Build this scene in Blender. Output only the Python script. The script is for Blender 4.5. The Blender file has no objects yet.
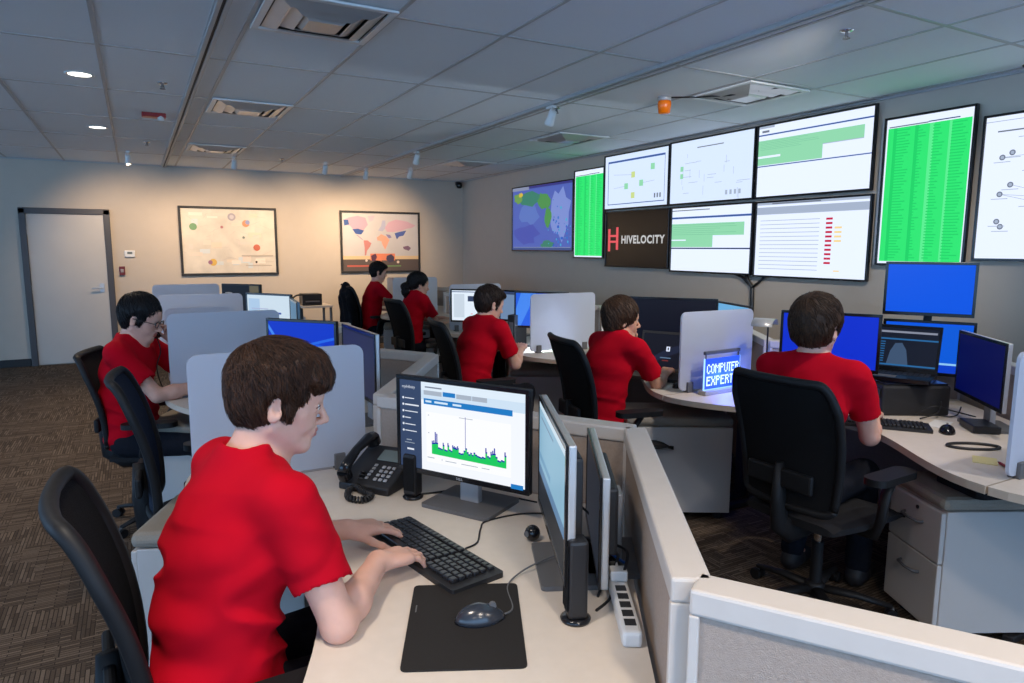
K_SPOT, K_DOWN, K_WORLD, EXPO = 105, 115, 3.3, 0.0
K_TRACK_FILL = 75
K_SIGN, K_LAMP = 1.6, 9
import bpy, bmesh, math, random
import numpy as np
from mathutils import Vector, Matrix, Euler
PI = math.pi
R = math.radians
sc = bpy.context.scene
C = sc.collection
rng = random.Random(7)
XR, YB, HC = 4.92, 10.73, 2.65          # right wall, back wall, ceiling height

# ---------------------------------------------------------------- materials
_mats = {}
def srgb(r, g, b):
    f = lambda c: (c/255/12.92) if c/255 <= .04045 else ((c/255+.055)/1.055)**2.4
    return (f(r), f(g), f(b), 1)
def mat(name, col, rough=.5, metal=0, spec=.5, bump=0, bscale=60, var=0, vscale=4, sss=0, stretch=None, sheen=0):
    if name in _mats: return _mats[name]
    m = bpy.data.materials.new(name); m.use_nodes = True
    nt = m.node_tree; b = nt.nodes['Principled BSDF']
    b.inputs['Base Color'].default_value = col
    b.inputs['Roughness'].default_value = rough
    b.inputs['Metallic'].default_value = metal
    b.inputs['Specular IOR Level'].default_value = spec
    if sheen: b.inputs['Sheen Weight'].default_value = sheen
    if sss:
        b.inputs['Subsurface Weight'].default_value = sss
        b.inputs['Subsurface Radius'].default_value = (.012, .004, .002)
        b.inputs['Subsurface Scale'].default_value = 1
    tc = nt.nodes.new('ShaderNodeTexCoord')
    src = tc.outputs['Object']
    if stretch:
        mp = nt.nodes.new('ShaderNodeMapping'); mp.inputs['Scale'].default_value = stretch
        nt.links.new(src, mp.inputs[0]); src = mp.outputs[0]
    if var:
        n = nt.nodes.new('ShaderNodeTexNoise'); n.inputs['Scale'].default_value = vscale; n.inputs['Detail'].default_value = 4
        nt.links.new(src, n.inputs['Vector'])
        r = nt.nodes.new('ShaderNodeMapRange'); r.inputs['From Min'].default_value = .3; r.inputs['From Max'].default_value = .7
        r.inputs['To Min'].default_value = 1-var; r.inputs['To Max'].default_value = 1+var
        nt.links.new(n.outputs['Fac'], r.inputs[0])
        h = nt.nodes.new('ShaderNodeHueSaturation'); h.inputs['Color'].default_value = col
        nt.links.new(r.outputs[0], h.inputs['Value']); nt.links.new(h.outputs[0], b.inputs['Base Color'])
    if bump:
        n = nt.nodes.new('ShaderNodeTexNoise'); n.inputs['Scale'].default_value = bscale; n.inputs['Detail'].default_value = 3
        nt.links.new(src, n.inputs['Vector'])
        bp = nt.nodes.new('ShaderNodeBump'); bp.inputs['Strength'].default_value = bump; bp.inputs['Distance'].default_value = .01
        nt.links.new(n.outputs['Fac'], bp.inputs['Height']); nt.links.new(bp.outputs[0], b.inputs['Normal'])
    _mats[name] = m
    return m
def emis(col, s=1.0, gloss=True):
    key = 'emit_%.3f_%.3f_%.3f_%.2f' % (col[0], col[1], col[2], s)
    if key in _mats: return _mats[key]
    m = bpy.data.materials.new(key); m.use_nodes = True
    b = m.node_tree.nodes['Principled BSDF']
    b.inputs['Base Color'].default_value = (.01, .01, .012, 1)
    b.inputs['Roughness'].default_value = .45
    b.inputs['Specular IOR Level'].default_value = .15
    b.inputs['Emission Color'].default_value = (col[0], col[1], col[2], 1)
    b.inputs['Emission Strength'].default_value = s
    _mats[key] = m
    return m
def emit8(r, g, b, s=1.0): return emis(srgb(r, g, b), s)

M_black = mat('black_plastic', (.012, .012, .014, 1), .38, var=.1, bump=.05, bscale=300)
M_black_m = mat('matte_black_plastic', (.016, .016, .018, 1), .55, var=.1, bump=.05, bscale=300)
M_gloss = mat('gloss_black', (.008, .008, .01, 1), .2, var=.05)
M_grey = mat('grey_plastic', (.12, .12, .125, 1), .45, var=.06)
M_silver = mat('silver_plastic', (.42, .42, .43, 1), .35, metal=.3, var=.04)
M_alu = mat('aluminium', (.6, .6, .6, 1), .35, metal=.6, var=.05)
M_chrome = mat('chrome', (.7, .7, .72, 1), .15, metal=1, var=.02)
M_desk = mat('cream_laminate', srgb(214, 203, 190), .42, spec=.4, var=.025, vscale=30)
M_deskedge = mat('cream_edge_band', srgb(205, 190, 172), .5, var=.03, vscale=30)
M_cap = mat('partition_cap', srgb(206, 198, 190), .45, var=.02, vscale=20)
M_fabric = mat('partition_fabric', srgb(172, 156, 144), .9, spec=.15, var=.06, vscale=120, bump=.3, bscale=500)
M_cab = mat('cabinet_steel', srgb(190, 186, 182), .4, var=.02)
M_cush = mat('cushion_fabric', srgb(150, 142, 130), .85, spec=.2, var=.06, vscale=200, bump=.3, bscale=600)
M_white = mat('white_plastic', srgb(222, 222, 220), .4, var=.02)
M_chair = mat('chair_black', (.010, .010, .011, 1), .55, spec=.3, var=.1)
M_mesh = mat('chair_mesh', (.011, .011, .012, 1), .85, spec=.12, var=.25, vscale=300, bump=.5, bscale=700)
M_mesh_bluelit = mat('chair_mesh_blue_lit', (.012, .022, .045, 1), .75, spec=.25, var=.2, vscale=300, bump=.5, bscale=700)  # black chair mesh again, with blue light put into its colour
M_seat = mat('seat_fabric', (.018, .018, .02, 1), .9, spec=.2, var=.2, vscale=200, bump=.4, bscale=600)
M_cable = mat('cable_black', (.01, .01, .012, 1), .5, var=.05)

# ---------------------------------------------------------------- mesh builder
class MB:
    def __init__(s): s.v = []; s.f = []; s.m = []; s.mats = []; s.sm = []
    def mi(s, m):
        if m not in s.mats: s.mats.append(m)
        return s.mats.index(m)
    def add(s, vs, fs, m, smooth=False, X=None):
        o = len(s.v); i = s.mi(m)
        if X is not None: vs = [X @ Vector(v) for v in vs]
        s.v += [tuple(v) for v in vs]
        for f in fs: s.f.append(tuple(o+k for k in f)); s.m.append(i); s.sm.append(smooth)
    def box(s, x0, y0, z0, x1, y1, z1, m, X=None):
        vs = [(x, y, z) for x in (x0, x1) for y in (y0, y1) for z in (z0, z1)]
        s.add(vs, [(0,1,3,2), (4,6,7,5), (0,4,5,1), (2,3,7,6), (0,2,6,4), (1,5,7,3)], m, X=X)
    def cbox(s, x0, y0, z0, x1, y1, z1, m, c=.004, X=None):
        """box with chamfered edges"""
        bm = bmesh.new(); bmesh.ops.create_cube(bm, size=1)
        for v in bm.verts: v.co = Vector(((x0+x1)/2+v.co.x*(x1-x0), (y0+y1)/2+v.co.y*(y1-y0), (z0+z1)/2+v.co.z*(z1-z0)))
        c = min(c, .45*min(abs(x1-x0), abs(y1-y0), abs(z1-z0)))
        bmesh.ops.bevel(bm, geom=bm.edges[:], offset=c, segments=2, profile=.5, affect='EDGES')
        s.bm(bm, m, X=X)
    def bm(s, bm, m, smooth=False, X=None):
        bm.verts.index_update()
        s.add([v.co.copy() for v in bm.verts], [tuple(v.index for v in f.verts) for f in bm.faces], m, smooth, X); bm.free()
    def cyl(s, a, b, r, m, r2=None, n=16, cap=True, smooth=True, X=None):
        a = Vector(a); b = Vector(b); r2 = r if r2 is None else r2
        d = (b-a).normalized(); u = d.orthogonal().normalized(); w = d.cross(u)
        vs = [a+(u*math.cos(2*PI*k/n)+w*math.sin(2*PI*k/n))*r for k in range(n)] + [b+(u*math.cos(2*PI*k/n)+w*math.sin(2*PI*k/n))*r2 for k in range(n)]
        s.add(vs, [(k, (k+1) % n, n+(k+1) % n, n+k) for k in range(n)], m, smooth, X)
        if cap: s.add(vs, [tuple(range(n))[::-1], tuple(range(n, 2*n))], m, False, X)
    def tube(s, pts, r, m, n=8, rs=None, flat=1.0, X=None):
        pts = [Vector(p) for p in pts]; N = len(pts); vs = []; u = None
        for i, p in enumerate(pts):
            d = (pts[min(i+1, N-1)]-pts[max(i-1, 0)]).normalized()
            if u is None: u = d.orthogonal().normalized() if abs(d.z) > .95 else Vector((0,0,1)).cross(d).normalized()
            u = (u-d*u.dot(d)).normalized(); w = d.cross(u)
            rr = rs[i] if rs else r
            vs += [p+u*math.cos(2*PI*k/n)*rr+w*math.sin(2*PI*k/n)*rr*flat for k in range(n)]
        fs = [(i*n+k, i*n+(k+1) % n, (i+1)*n+(k+1) % n, (i+1)*n+k) for i in range(N-1) for k in range(n)]
        fs += [tuple(range(n))[::-1], tuple(range((N-1)*n, N*n))]
        s.add(vs, fs, m, True, X)
    def lathe(s, prof, m, n=24, c=(0,0,0), X=None, smooth=True):
        vs = []; c = Vector(c)
        for r, z in prof: vs += [c+Vector((r*math.cos(2*PI*k/n), r*math.sin(2*PI*k/n), z)) for k in range(n)]
        fs = [(i*n+k, i*n+(k+1) % n, (i+1)*n+(k+1) % n, (i+1)*n+k) for i in range(len(prof)-1) for k in range(n)]
        fs += [tuple(range(n))[::-1], tuple(range((len(prof)-1)*n, len(prof)*n))]
        s.add(vs, fs, m, smooth, X)
    def prism(s, poly, z0, z1, m, m2=None, X=None):
        n = len(poly)
        vs = [(x, y, z0) for x, y in poly]+[(x, y, z1) for x, y in poly]
        s.add(vs, [tuple(range(n))[::-1], tuple(range(n, 2*n))], m, X=X)
        s.add(vs, [(k, (k+1) % n, n+(k+1) % n, n+k) for k in range(n)], m2 or m, X=X)
    def sphere(s, c, r, m, n=16, X=None, sc_=(1,1,1)):
        bm = bmesh.new(); bmesh.ops.create_uvsphere(bm, u_segments=n, v_segments=max(6, n//2), radius=r)
        for v in bm.verts: v.co = Vector((v.co.x*sc_[0]+c[0], v.co.y*sc_[1]+c[1], v.co.z*sc_[2]+c[2]))
        s.bm(bm, m, True, X)
    def build(s, name, parent=None, loc=None, rot=None, bevel=0):
        me = bpy.data.meshes.new(name); me.from_pydata(s.v, [], s.f)
        for m in s.mats: me.materials.append(m)
        me.polygons.foreach_set('material_index', s.m); me.polygons.foreach_set('use_smooth', s.sm)
        me.update()
        o = bpy.data.objects.new(name, me); C.objects.link(o)
        if parent: o.parent = parent
        if loc: o.location = loc
        if rot: o.rotation_euler = rot
        if bevel:
            md = o.modifiers.new('bevel', 'BEVEL'); md.width = bevel; md.segments = 2; md.limit_method = 'ANGLE'
        return o
def rrect(x0, y0, x1, y1, r, n=5):
    P = []
    for cx, cy, a in ((x1-r, y1-r, 0), (x0+r, y1-r, 90), (x0+r, y0+r, 180), (x1-r, y0+r, 270)):
        P += [(cx+r*math.cos(R(a+90*k/n)), cy+r*math.sin(R(a+90*k/n))) for k in range(n+1)]
    return P
def tag(o, label=None, cat=None, group=None, kind=None):
    if label: o['label'] = label
    if cat: o['category'] = cat
    if group: o['group'] = group
    if kind: o['kind'] = kind
    return o
def thing(name, label, cat, loc=(0,0,0), rz=0, group=None):
    o = bpy.data.objects.new(name, None); C.objects.link(o); o.empty_display_size = .1
    o.location = loc; o.rotation_euler = (0, 0, rz)
    return tag(o, label, cat, group)
def copy_tree(o, parent=None):
    kids = list(o.children); c = o.copy(); C.objects.link(c)
    if parent: c.parent = parent; c.matrix_parent_inverse = o.matrix_parent_inverse.copy()
    for k in kids: copy_tree(k, c)
    return c
def struct(mb, name, **k): return tag(mb.build(name, **k), kind='structure')
YZ = Matrix(((0,0,1,0), (1,0,0,0), (0,1,0,0), (0,0,0,1)))   # (x,y,z)->(z,x,y): flat xy drawing stands up in the local yz plane facing +x

def text_polys(txt, size, bold=0, space=1):
    cu = bpy.data.curves.new('t', 'FONT'); cu.body = txt; cu.size = size; cu.align_x = 'LEFT'; cu.offset = bold; cu.space_character = space; cu.resolution_u = 3
    o = bpy.data.objects.new('t', cu); me = bpy.data.meshes.new_from_object(o)
    vs = [v.co.copy() for v in me.vertices]; fs = [tuple(p.vertices) for p in me.polygons]
    bpy.data.objects.remove(o); bpy.data.curves.remove(cu); bpy.data.meshes.remove(me)
    return vs, fs

# a lit screen: local +x is the way it faces, u runs 0..1 from its left to its right as one looks at it, v from top to bottom
def screen(w, h, base, items, x=0.0, zc=0.0):
    mb = MB()
    def pt(u, v, l): return (x+l*.0003, -w/2+u*w, zc+h/2-v*h)
    mb.add([pt(0,1,0), pt(1,1,0), pt(1,0,0), pt(0,0,0)], [(0,1,2,3)], base)
    l = 1
    for it in items:
        if it[0] == 'r':
            _, u0, v0, u1, v1, m = it
            mb.add([pt(u0,v1,l), pt(u1,v1,l), pt(u1,v0,l), pt(u0,v0,l)], [(0,1,2,3)], m)
        elif it[0] == 'p':
            _, pts, m = it
            mb.add([pt(u,v,l) for u, v in pts], [tuple(range(len(pts)))], m)
        elif it[0] == 'c':
            _, u, v, r, m = it
            mb.add([pt(u+r/w*math.cos(2*PI*k/14), v+r/h*math.sin(2*PI*k/14), l) for k in range(14)], [tuple(range(14))], m)
        elif it[0] == 'l':
            _, u0, v0, u1, v1, t, m = it
            a = Vector((u0*w, v0*h)); b = Vector((u1*w, v1*h)); d = (b-a).normalized(); n = Vector((-d.y, d.x))*t/2
            q = [a+n, b+n, b-n, a-n]
            mb.add([pt(p.x/w, p.y/h, l) for p in q], [(0,1,2,3)], m)
        elif it[0] == 't':
            _, u, v, s, m, txt = it[:6]
            vs, fs = text_polys(txt, s*h, it[6] if len(it) > 6 else 0, it[7] if len(it) > 7 else 1)
            mb.add([(x+l*.0003, -w/2+u*w+p.x, zc+h/2-v*h+p.y) for p in vs], fs, m)
        l += .25 if it[0] in 'rpcl' else .5
    return mb
# ---------------------------------------------------------------- the room
def nodes(name):
    m = bpy.data.materials.new(name); m.use_nodes = True
    return m, m.node_tree, m.node_tree.nodes['Principled BSDF']
def carpet_mat():
    m, nt, b = nodes('carpet'); N = nt.nodes.new; L = nt.links.new
    tc = N('ShaderNodeTexCoord')
    def bricks(rot):
        mp = N('ShaderNodeMapping'); mp.inputs['Rotation'].default_value = (0, 0, R(rot)); L(tc.outputs['Object'], mp.inputs[0])
        br = N('ShaderNodeTexBrick'); br.inputs['Scale'].default_value = 1; br.inputs['Brick Width'].default_value = .12
        br.inputs['Row Height'].default_value = .016; br.inputs['Mortar Size'].default_value = .0025; br.inputs['Mortar Smooth'].default_value = .6
        br.inputs['Color1'].default_value = srgb(84, 71, 60); br.inputs['Color2'].default_value = srgb(128, 111, 95)
        br.inputs['Mortar'].default_value = srgb(58, 49, 42); br.offset = .37; br.inputs['Bias'].default_value = -.1
        L(mp.outputs[0], br.inputs['Vector']); return br
    b1, b2 = bricks(0), bricks(90)
    ck = N('ShaderNodeTexVoronoi'); ck.distance = 'CHEBYCHEV'; ck.inputs['Scale'].default_value = 6.5; ck.inputs['Randomness'].default_value = .75
    L(tc.outputs['Object'], ck.inputs['Vector'])
    sep = N('ShaderNodeSeparateColor'); L(ck.outputs['Color'], sep.inputs[0])
    gt = N('ShaderNodeMath'); gt.operation = 'GREATER_THAN'; gt.inputs[1].default_value = .5; L(sep.outputs[0], gt.inputs[0])
    mx = N('ShaderNodeMix'); mx.data_type = 'RGBA'; L(gt.outputs[0], mx.inputs['Factor']); L(b1.outputs['Color'], mx.inputs['A']); L(b2.outputs['Color'], mx.inputs['B'])
    ns = N('ShaderNodeTexNoise'); ns.inputs['Scale'].default_value = 220; L(tc.outputs['Object'], ns.inputs['Vector'])
    n2 = N('ShaderNodeMapRange'); n2.inputs['To Min'].default_value = .45; n2.inputs['To Max'].default_value = 1.45; L(ns.outputs['Fac'], n2.inputs[0])
    hs = N('ShaderNodeHueSaturation'); L(mx.outputs['Result'], hs.inputs['Color']); L(n2.outputs[0], hs.inputs['Value']); L(hs.outputs[0], b.inputs['Base Color'])
    b.inputs['Roughness'].default_value = .95; b.inputs['Specular IOR Level'].default_value = .1
    bp = N('ShaderNodeBump'); bp.inputs['Strength'].default_value = .5; bp.inputs['Distance'].default_value = .006
    L(ns.outputs['Fac'], bp.inputs['Height']); L(bp.outputs[0], b.inputs['Normal'])
    return m
M_wall = mat('wall_paint', srgb(196, 184, 170), .85, spec=.2, var=.015, vscale=8, bump=.05, bscale=250)
M_tile = mat('ceiling_tile', srgb(226, 232, 236), .95, spec=.1, var=.05, vscale=260, bump=.25, bscale=400)
M_grid = mat('ceiling_grid', srgb(176, 176, 176), .5, var=.02)
M_dark = mat('dark_slot', (.02, .02, .022, 1), .6, var=.1)
M_doorf = mat('door_frame_paint', srgb(74, 72, 74), .45, var=.04)
M_door = mat('door_leaf_paint', srgb(198, 192, 184), .5, var=.02)

mb = MB(); mb.box(-8, -4, -.1, XR+.15, YB+.15, 0, carpet_mat()); struct(mb, 'floor')
mb = MB(); mb.box(-8, YB, 0, XR+.15, YB+.15, HC, M_wall); struct(mb, 'wall_back')
mb = MB(); mb.box(XR, -4, 0, XR+.15, YB, HC, M_wall); struct(mb, 'wall_right')
mb = MB(); mb.box(-8, -4, HC, XR+.15, YB+.15, HC+.1, M_tile)
xs = [-.11-.61*k for k in range(13)]+[.56, 1.165, 1.77, 2.38, 2.99, 3.6, 4.21, 4.82]
ys = [3.32+1.22*k for k in range(-6, 7)]
for x in xs: mb.cbox(x-.011, -4, HC-.004, x+.011, YB, HC+.01, M_grid, .001)
for y in ys:
    mb.box(-8, y-.011, HC-.003, .40, y+.011, HC+.01, M_grid)
    mb.box(.44, y-.011, HC-.003, 2.84, y+.011, HC+.01, M_grid)
    mb.box(2.9, y-.011, HC-.003, XR, y+.011, HC+.01, M_grid)
struct(mb, 'ceiling')
mb = MB()
for x0, x1 in ((-8, -1.27), (-.25, XR)): mb.cbox(x0, YB-.014, 0, x1, YB, .1, M_dark, .004)
struct(mb, 'baseboard_back')
mb = MB(); mb.cbox(XR-.014, -4, 0, XR, YB-.014, .1, M_dark, .004); struct(mb, 'baseboard_right')
# wall angle along the ceiling edges
mb = MB(); mb.box(-8, YB-.02, HC-.012, XR, YB, HC, M_grid); mb.box(XR-.02, -4, HC-.012, XR, YB-.02, HC, M_grid); struct(mb, 'trim_1')
# door
d = MB(); d.cbox(-1.265, YB-.05, 0, -1.19, YB+.01, 2.035, M_doorf, .006); d.cbox(-.34, YB-.05, 0, -.265, YB+.01, 2.035, M_doorf, .006)
d.cbox(-1.265, YB-.05, 1.965, -.265, YB+.01, 2.04, M_doorf, .006)
fr = struct(d, 'trim_2')
d = MB(); d.cbox(-1.19, YB-.03, .012, -.34, YB-.001, 1.965, M_door, .003); door = struct(d, 'door_1')
h = MB(); h.cbox(-.44, YB-.04, .94, -.385, YB-.03, 1.06, M_alu, .003); h.cyl((-.41, YB-.03, 1.0), (-.41, YB-.085, 1.0), .011, M_alu)
h.tube([(-.41, YB-.085, 1.0), (-.44, YB-.088, 1.0), (-.53, YB-.085, .997)], .010, M_alu); h.cyl((-.41, YB-.03, 1.055), (-.41, YB-.05, 1.055), .012, M_alu)
h.build('door_handle', door)
h = MB()
for z in (.25, 1.0, 1.75): h.cyl((-1.19, YB-.036, z-.05), (-1.19, YB-.036, z+.05), .008, M_alu)
h.build('hinge', door)

# ceiling tracks (thin channel with a dark slot)
def track(x, label, y1=YB):
    mb = MB(); mb.cbox(x-.03, -4, HC-.022, x-.008, y1, HC, M_grid, .002); mb.cbox(x+.008, -4, HC-.022, x+.03, y1, HC, M_grid, .002)
    mb.box(x-.008, -4, HC-.012, x+.008, y1, HC, M_dark); mb.box(x-.036, -4, HC-.006, x+.036, y1, HC, M_grid)
    o = mb.build('ceiling_track'); tag(o, label, 'track'); return o
track(.42, 'slotted metal ceiling track between the round downlights and three square air vents')
track(2.87, 'metal ceiling track carrying small spotlights, parallel to the wall of screens')

# square air diffusers
def vent_proto():
    t = thing('air_vent', '', 'vent')
    f = MB(); s = .29
    for a, b_, z0, z1 in ((s, s-.035, 0, -.006),):
        for q in ((-a, -a, a, -b_), (-a, b_, a, a), (-a, -b_, -b_, b_), (b_, -b_, a, b_)): f.cbox(q[0], q[1], -.012, q[2], q[3], 0, M_white, .002)
    f.build('vent_frame', t)
    bk = MB(); bk.box(-.26, -.26, -.001, .26, .26, 0, M_dark); bk.build('duct_opening', t)
    for k, (r0, r1, z0, z1) in enumerate(((.245, .185, -.004, -.028), (.175, .115, -.010, -.036), (.105, .0, -.018, -.042))):
        l = MB()
        o = [(-r0, -r0, z0), (r0, -r0, z0), (r0, r0, z0), (-r0, r0, z0)]
        if r1:
            i = [(-r1, -r1, z1), (r1, -r1, z1), (r1, r1, z1), (-r1, r1, z1)]
            i2 = [(x*.96, y*.96, z1+.003) for x, y, z in i]
            l.add(o+i+i2, [(a, (a+1) % 4, 4+(a+1) % 4, 4+a) for a in range(4)]+[(4+a, 4+(a+1) % 4, 8+(a+1) % 4, 8+a) for a in range(4)], M_alu)
        else:
            i = [(-.08, -.08, z1), (.08, -.08, z1), (.08, .08, z1), (-.08, .08, z1)]
            l.add(o+i, [(a, (a+1) % 4, 4+(a+1) % 4, 4+a) for a in range(4)]+[(4, 5, 6, 7)], M_alu)
        l.build('louvre_ring', t)
    return t
vp = vent_proto()
vl = [(.865, 3.5, 'square metal ceiling vent by the slotted track, largest, cut off by the top picture edge'),
      (.865, 5.94, 'square metal ceiling vent in the middle of the three beside the long slotted track'),
      (.865, 8.5, 'square metal ceiling vent nearest the wall with the framed posters, beside the long slotted track'),
      (3.9, 3.63, 'square metal ceiling vent above the upper row of wall screens, beside the orange beacon'),
      (3.9, 5.94, 'square metal ceiling vent tinted green between a hanging spotlight and the wall screens'),
      (3.9, 8.35, 'square metal ceiling vent near the room corner with the black security camera')]
for i, (x, y, lb) in enumerate(vl):
    o = vp if i == 0 else copy_tree(vp)
    o.location = (x, y, HC-.006); o['label'] = lb; o['group'] = 'square ceiling air vents'

# track and ceiling spotlights
def spot_proto():
    t = thing('spotlight', '', 'spotlight')
    a = MB(); a.cbox(-.02, -.045, -.02, .02, .045, 0, M_white, .003); a.build('adapter', t)
    a = MB(); a.cyl((0, 0, -.02), (0, 0, -.06), .008, M_white); a.build('stem', t)
    a = MB(); X = Matrix.Translation((0, 0, -.085)) @ Matrix.Rotation(R(35), 4, 'X')
    a.lathe([(.015, .055), (.028, .05), (.03, .0), (.036, -.045), (.036, -.06), (.031, -.06), (.029, -.04)], M_white, X=X); a.build('lamp_head', t)
    a = MB(); a.cyl((0, 0, -.055), (0, 0, -.05), .028, emis((1, .78, .5), 14), X=X); a.build('lamp_lens', t)
    return t
sp = spot_proto()
sl = [(2.87, 4.62, 'small white track spotlight between the green-tinted vent and the orange beacon'),
      (2.87, 7.5, 'small white spotlight hanging from the ceiling track above the second map poster'),
      (.0, 9.3, 'small white ceiling spotlight washing the wall between the door and the bubble-chart poster'),
      (1.14, 9.2, 'small white ceiling spotlight washing the wall above the bubble-chart poster'),
      (2.25, 9.2, 'small white ceiling spotlight washing the wall between the two posters'),
      (2.87, 9.45, 'small white spotlight on the far end of the ceiling track above the world map poster'),
      (3.42, 9.2, 'small white ceiling spotlight washing the wall near the room corner')]
for i, (x, y, lb) in enumerate(sl):
    o = sp if i == 0 else copy_tree(sp)
    o.location = (x, y, HC-(.022 if x == 2.87 else .004)); o['label'] = lb; o['group'] = 'small white spotlights'

# recessed downlights
def down_proto():
    t = thing('recessed_downlight', '', 'light')
    a = MB(); a.lathe([(.085, 0), (.085, -.006), (.07, -.006), (.066, 0)], M_white); a.build('trim_ring', t)
    a = MB(); a.cyl((0, 0, -.002), (0, 0, -.0035), .066, emis((1, .93, .8), 6)); a.build('lamp_lens', t)
    return t
dp = down_proto()
for i, (x, y, lb) in enumerate([(-.24, 5.36, 'round lit ceiling downlight, the one nearer the camera left of the slotted track'),
        (-.23, 7.6, 'round lit ceiling downlight, the one farther off before the wall with the door')]):
    o = dp if i == 0 else copy_tree(dp); o.location = (x, y, HC); o['label'] = lb; o['group'] = 'round ceiling downlights'

# sprinkler heads
def spr_proto():
    t = thing('sprinkler_head', '', 'sprinkler')
    a = MB(); a.lathe([(.034, 0), (.034, -.004), (.022, -.01), (.012, -.012)], M_chrome); a.build('escutcheon', t)
    a = MB(); a.cyl((0, 0, -.01), (0, 0, -.032), .008, M_grey); a.cyl((0, 0, -.04), (0, 0, -.043), .018, M_grey)
    for s in (-1, 1): a.tube([(s*.008, 0, -.02), (s*.013, 0, -.03), (s*.004, 0, -.041)], .002, M_grey, 6)
    a.build('nozzle', t); return t
pp = spr_proto()
for i, (x, y, lb) in enumerate([(3.24, 2.385, 'chrome sprinkler head in the ceiling, far above the tall green and white screens'),
        (.235, 5.36, 'small sprinkler head in the ceiling between the nearer downlight and the slotted track'),
        (.184, 8.38, 'small sprinkler head in the ceiling just behind the red strobe'),
        (3.0, 4.75, 'small sprinkler head in the ceiling right beside a hanging spotlight'),
        (1.69, 9.1, 'small sprinkler head in the ceiling in front of the wall between the two posters')]):
    o = pp if i == 0 else copy_tree(pp); o.location = (x, y, HC); o['label'] = lb; o['group'] = 'ceiling sprinkler heads'

# red strobe / speaker on the ceiling
t = thing('fire_strobe', 'red rectangular fire alarm strobe with a clear dome on the ceiling beside the slotted track', 'fire alarm', (.21, 6.6, HC))
M_red = mat('alarm_red', srgb(150, 26, 24), .4, var=.04)
a = MB(); a.cbox(-.09, -.05, -.035, .09, .05, 0, M_red, .006); a.build('housing', t)
a = MB(); a.sphere((.05, -.03, -.04), .026, M_white, 14); a.build('strobe_lens', t)
# orange beacon
t = thing('beacon_light', 'orange warning beacon hanging from the ceiling in front of the wall screens', 'beacon', (3.48, 4.03, HC))
a = MB(); a.lathe([(.05, 0), (.05, -.02), (.042, -.035)], M_silver); a.build('beacon_base', t)
a = MB(); a.lathe([(.046, -.03), (.05, -.05), (.042, -.115), (.03, -.12)], mat('beacon_amber', srgb(250, 120, 10), .25, var=.05)); a.build('lens', t)
mb = MB(); mb.tube([(3.5, 4.0, HC-.008), (3.62, 3.85, HC-.02), (3.75, 3.65, HC-.03), (3.85, 3.45, HC-.02), (3.95, 3.35, HC-.008)], .006, M_cable)
tag(mb.build('beacon_cable'), 'thin dark cable looping on the ceiling between the orange beacon and the vent', 'cable')
# ceiling slot by the right wall
for i, y in enumerate((2.12, 2.2, 2.28)):
    mb = MB(); mb.sphere((0, 0, 0), .022, M_dark, 12, sc_=(1, 1, .5)); mb.lathe([(.026, .008), (.026, .002), (.018, .002)], M_grey)
    o = mb.build('cable_grommet', loc=(4.78, y, HC-.008)); tag(o, 'small dark cable grommet in the ceiling above the network diagram screen', 'grommet', 'cable grommets above the network diagram screen')

# security camera
t = thing('security_camera', 'small black security camera in the corner under the ceiling', 'camera', (4.82, YB-.06, 2.6))
a = MB(); a.cbox(-.03, 0, -.01, .03, .06, .04, M_black, .005); a.tube([(0, .03, .0), (0, .0, -.01)], .01, M_black); a.build('bracket', t)
a = MB(); a.lathe([(.02, .05), (.045, .04), (.05, 0), (.045, -.03), (.03, -.05)], M_gloss, c=(0, -.03, -.02)); a.build('camera_dome', t)

# thermostat, card reader
t = thing('thermostat', 'white wall thermostat beside the door, above the red alarm switch', 'thermostat', (-.06, YB, 1.455))
a = MB(); a.cbox(-.065, -.03, -.045, .065, 0, .045, M_white, .01); a.build('housing', t)
a = MB(); a.box(-.03, -.031, -.005, .03, -.0301, .025, mat('lcd', (.12, .14, .12, 1), .3)); a.build('display', t)
t = thing('wall_alarm_station', 'small dark red alarm station on the wall beside the door, below the thermostat', 'alarm switch', (-.165, YB, 1.225))
a = MB(); a.cbox(-.035, -.03, -.06, .035, 0, .06, mat('dark_red', srgb(105, 30, 28), .4), .005); a.build('housing', t)
a = MB(); a.cbox(-.018, -.036, -.02, .018, -.028, .025, mat('reader_grey', srgb(150, 140, 140), .4), .003); a.build('button', t)

# ---------------------------------------------------------------- framed posters on the back wall (drawn in the xz plane, facing -y)
def poster(x0, x1, z0, z1, label, base, items, fm):
    t = thing('framed_poster', label, 'poster', ((x0+x1)/2, YB-.002, (z0+z1)/2), -PI/2)
    w, h = x1-x0, z1-z0; f = MB(); b = .032
    f.cbox(0, -w/2, h/2-b, .03, w/2, h/2, fm, .004); f.cbox(0, -w/2, -h/2, .03, w/2, -h/2+b, fm, .004)
    f.cbox(0, -w/2, -h/2+b, .03, -w/2+b, h/2-b, fm, .004); f.cbox(0, w/2-b, -h/2+b, .03, w/2, h/2-b, fm, .004)
    f.build('poster_frame', t)
    s = screen(w-2*b, h-2*b, base, items, x=.012); s.box(.002, -w/2+b, -h/2+b, .0118, w/2-b, h/2-b, M_grey); s.build('print', t)
def ink(r, g, b): return mat('ink_%d_%d_%d' % (r, g, b), srgb(r, g, b), .55, spec=.3)
paper = mat('map_paper', srgb(220, 209, 192), .5, var=.1, vscale=5)
paper2 = mat('world_paper', srgb(198, 192, 190), .5, var=.03, vscale=5)
A = []
rg = random.Random(3)
for k in range(26):
    u, v = rg.uniform(.03, .8), rg.uniform(.05, .85)
    A.append(('r', u, v, u+rg.uniform(.04, .16), v+rg.uniform(.03, .1), ink(*rg.choice([(230, 212, 188), (238, 226, 210), (224, 210, 196), (214, 218, 216), (236, 214, 196)]))))
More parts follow.
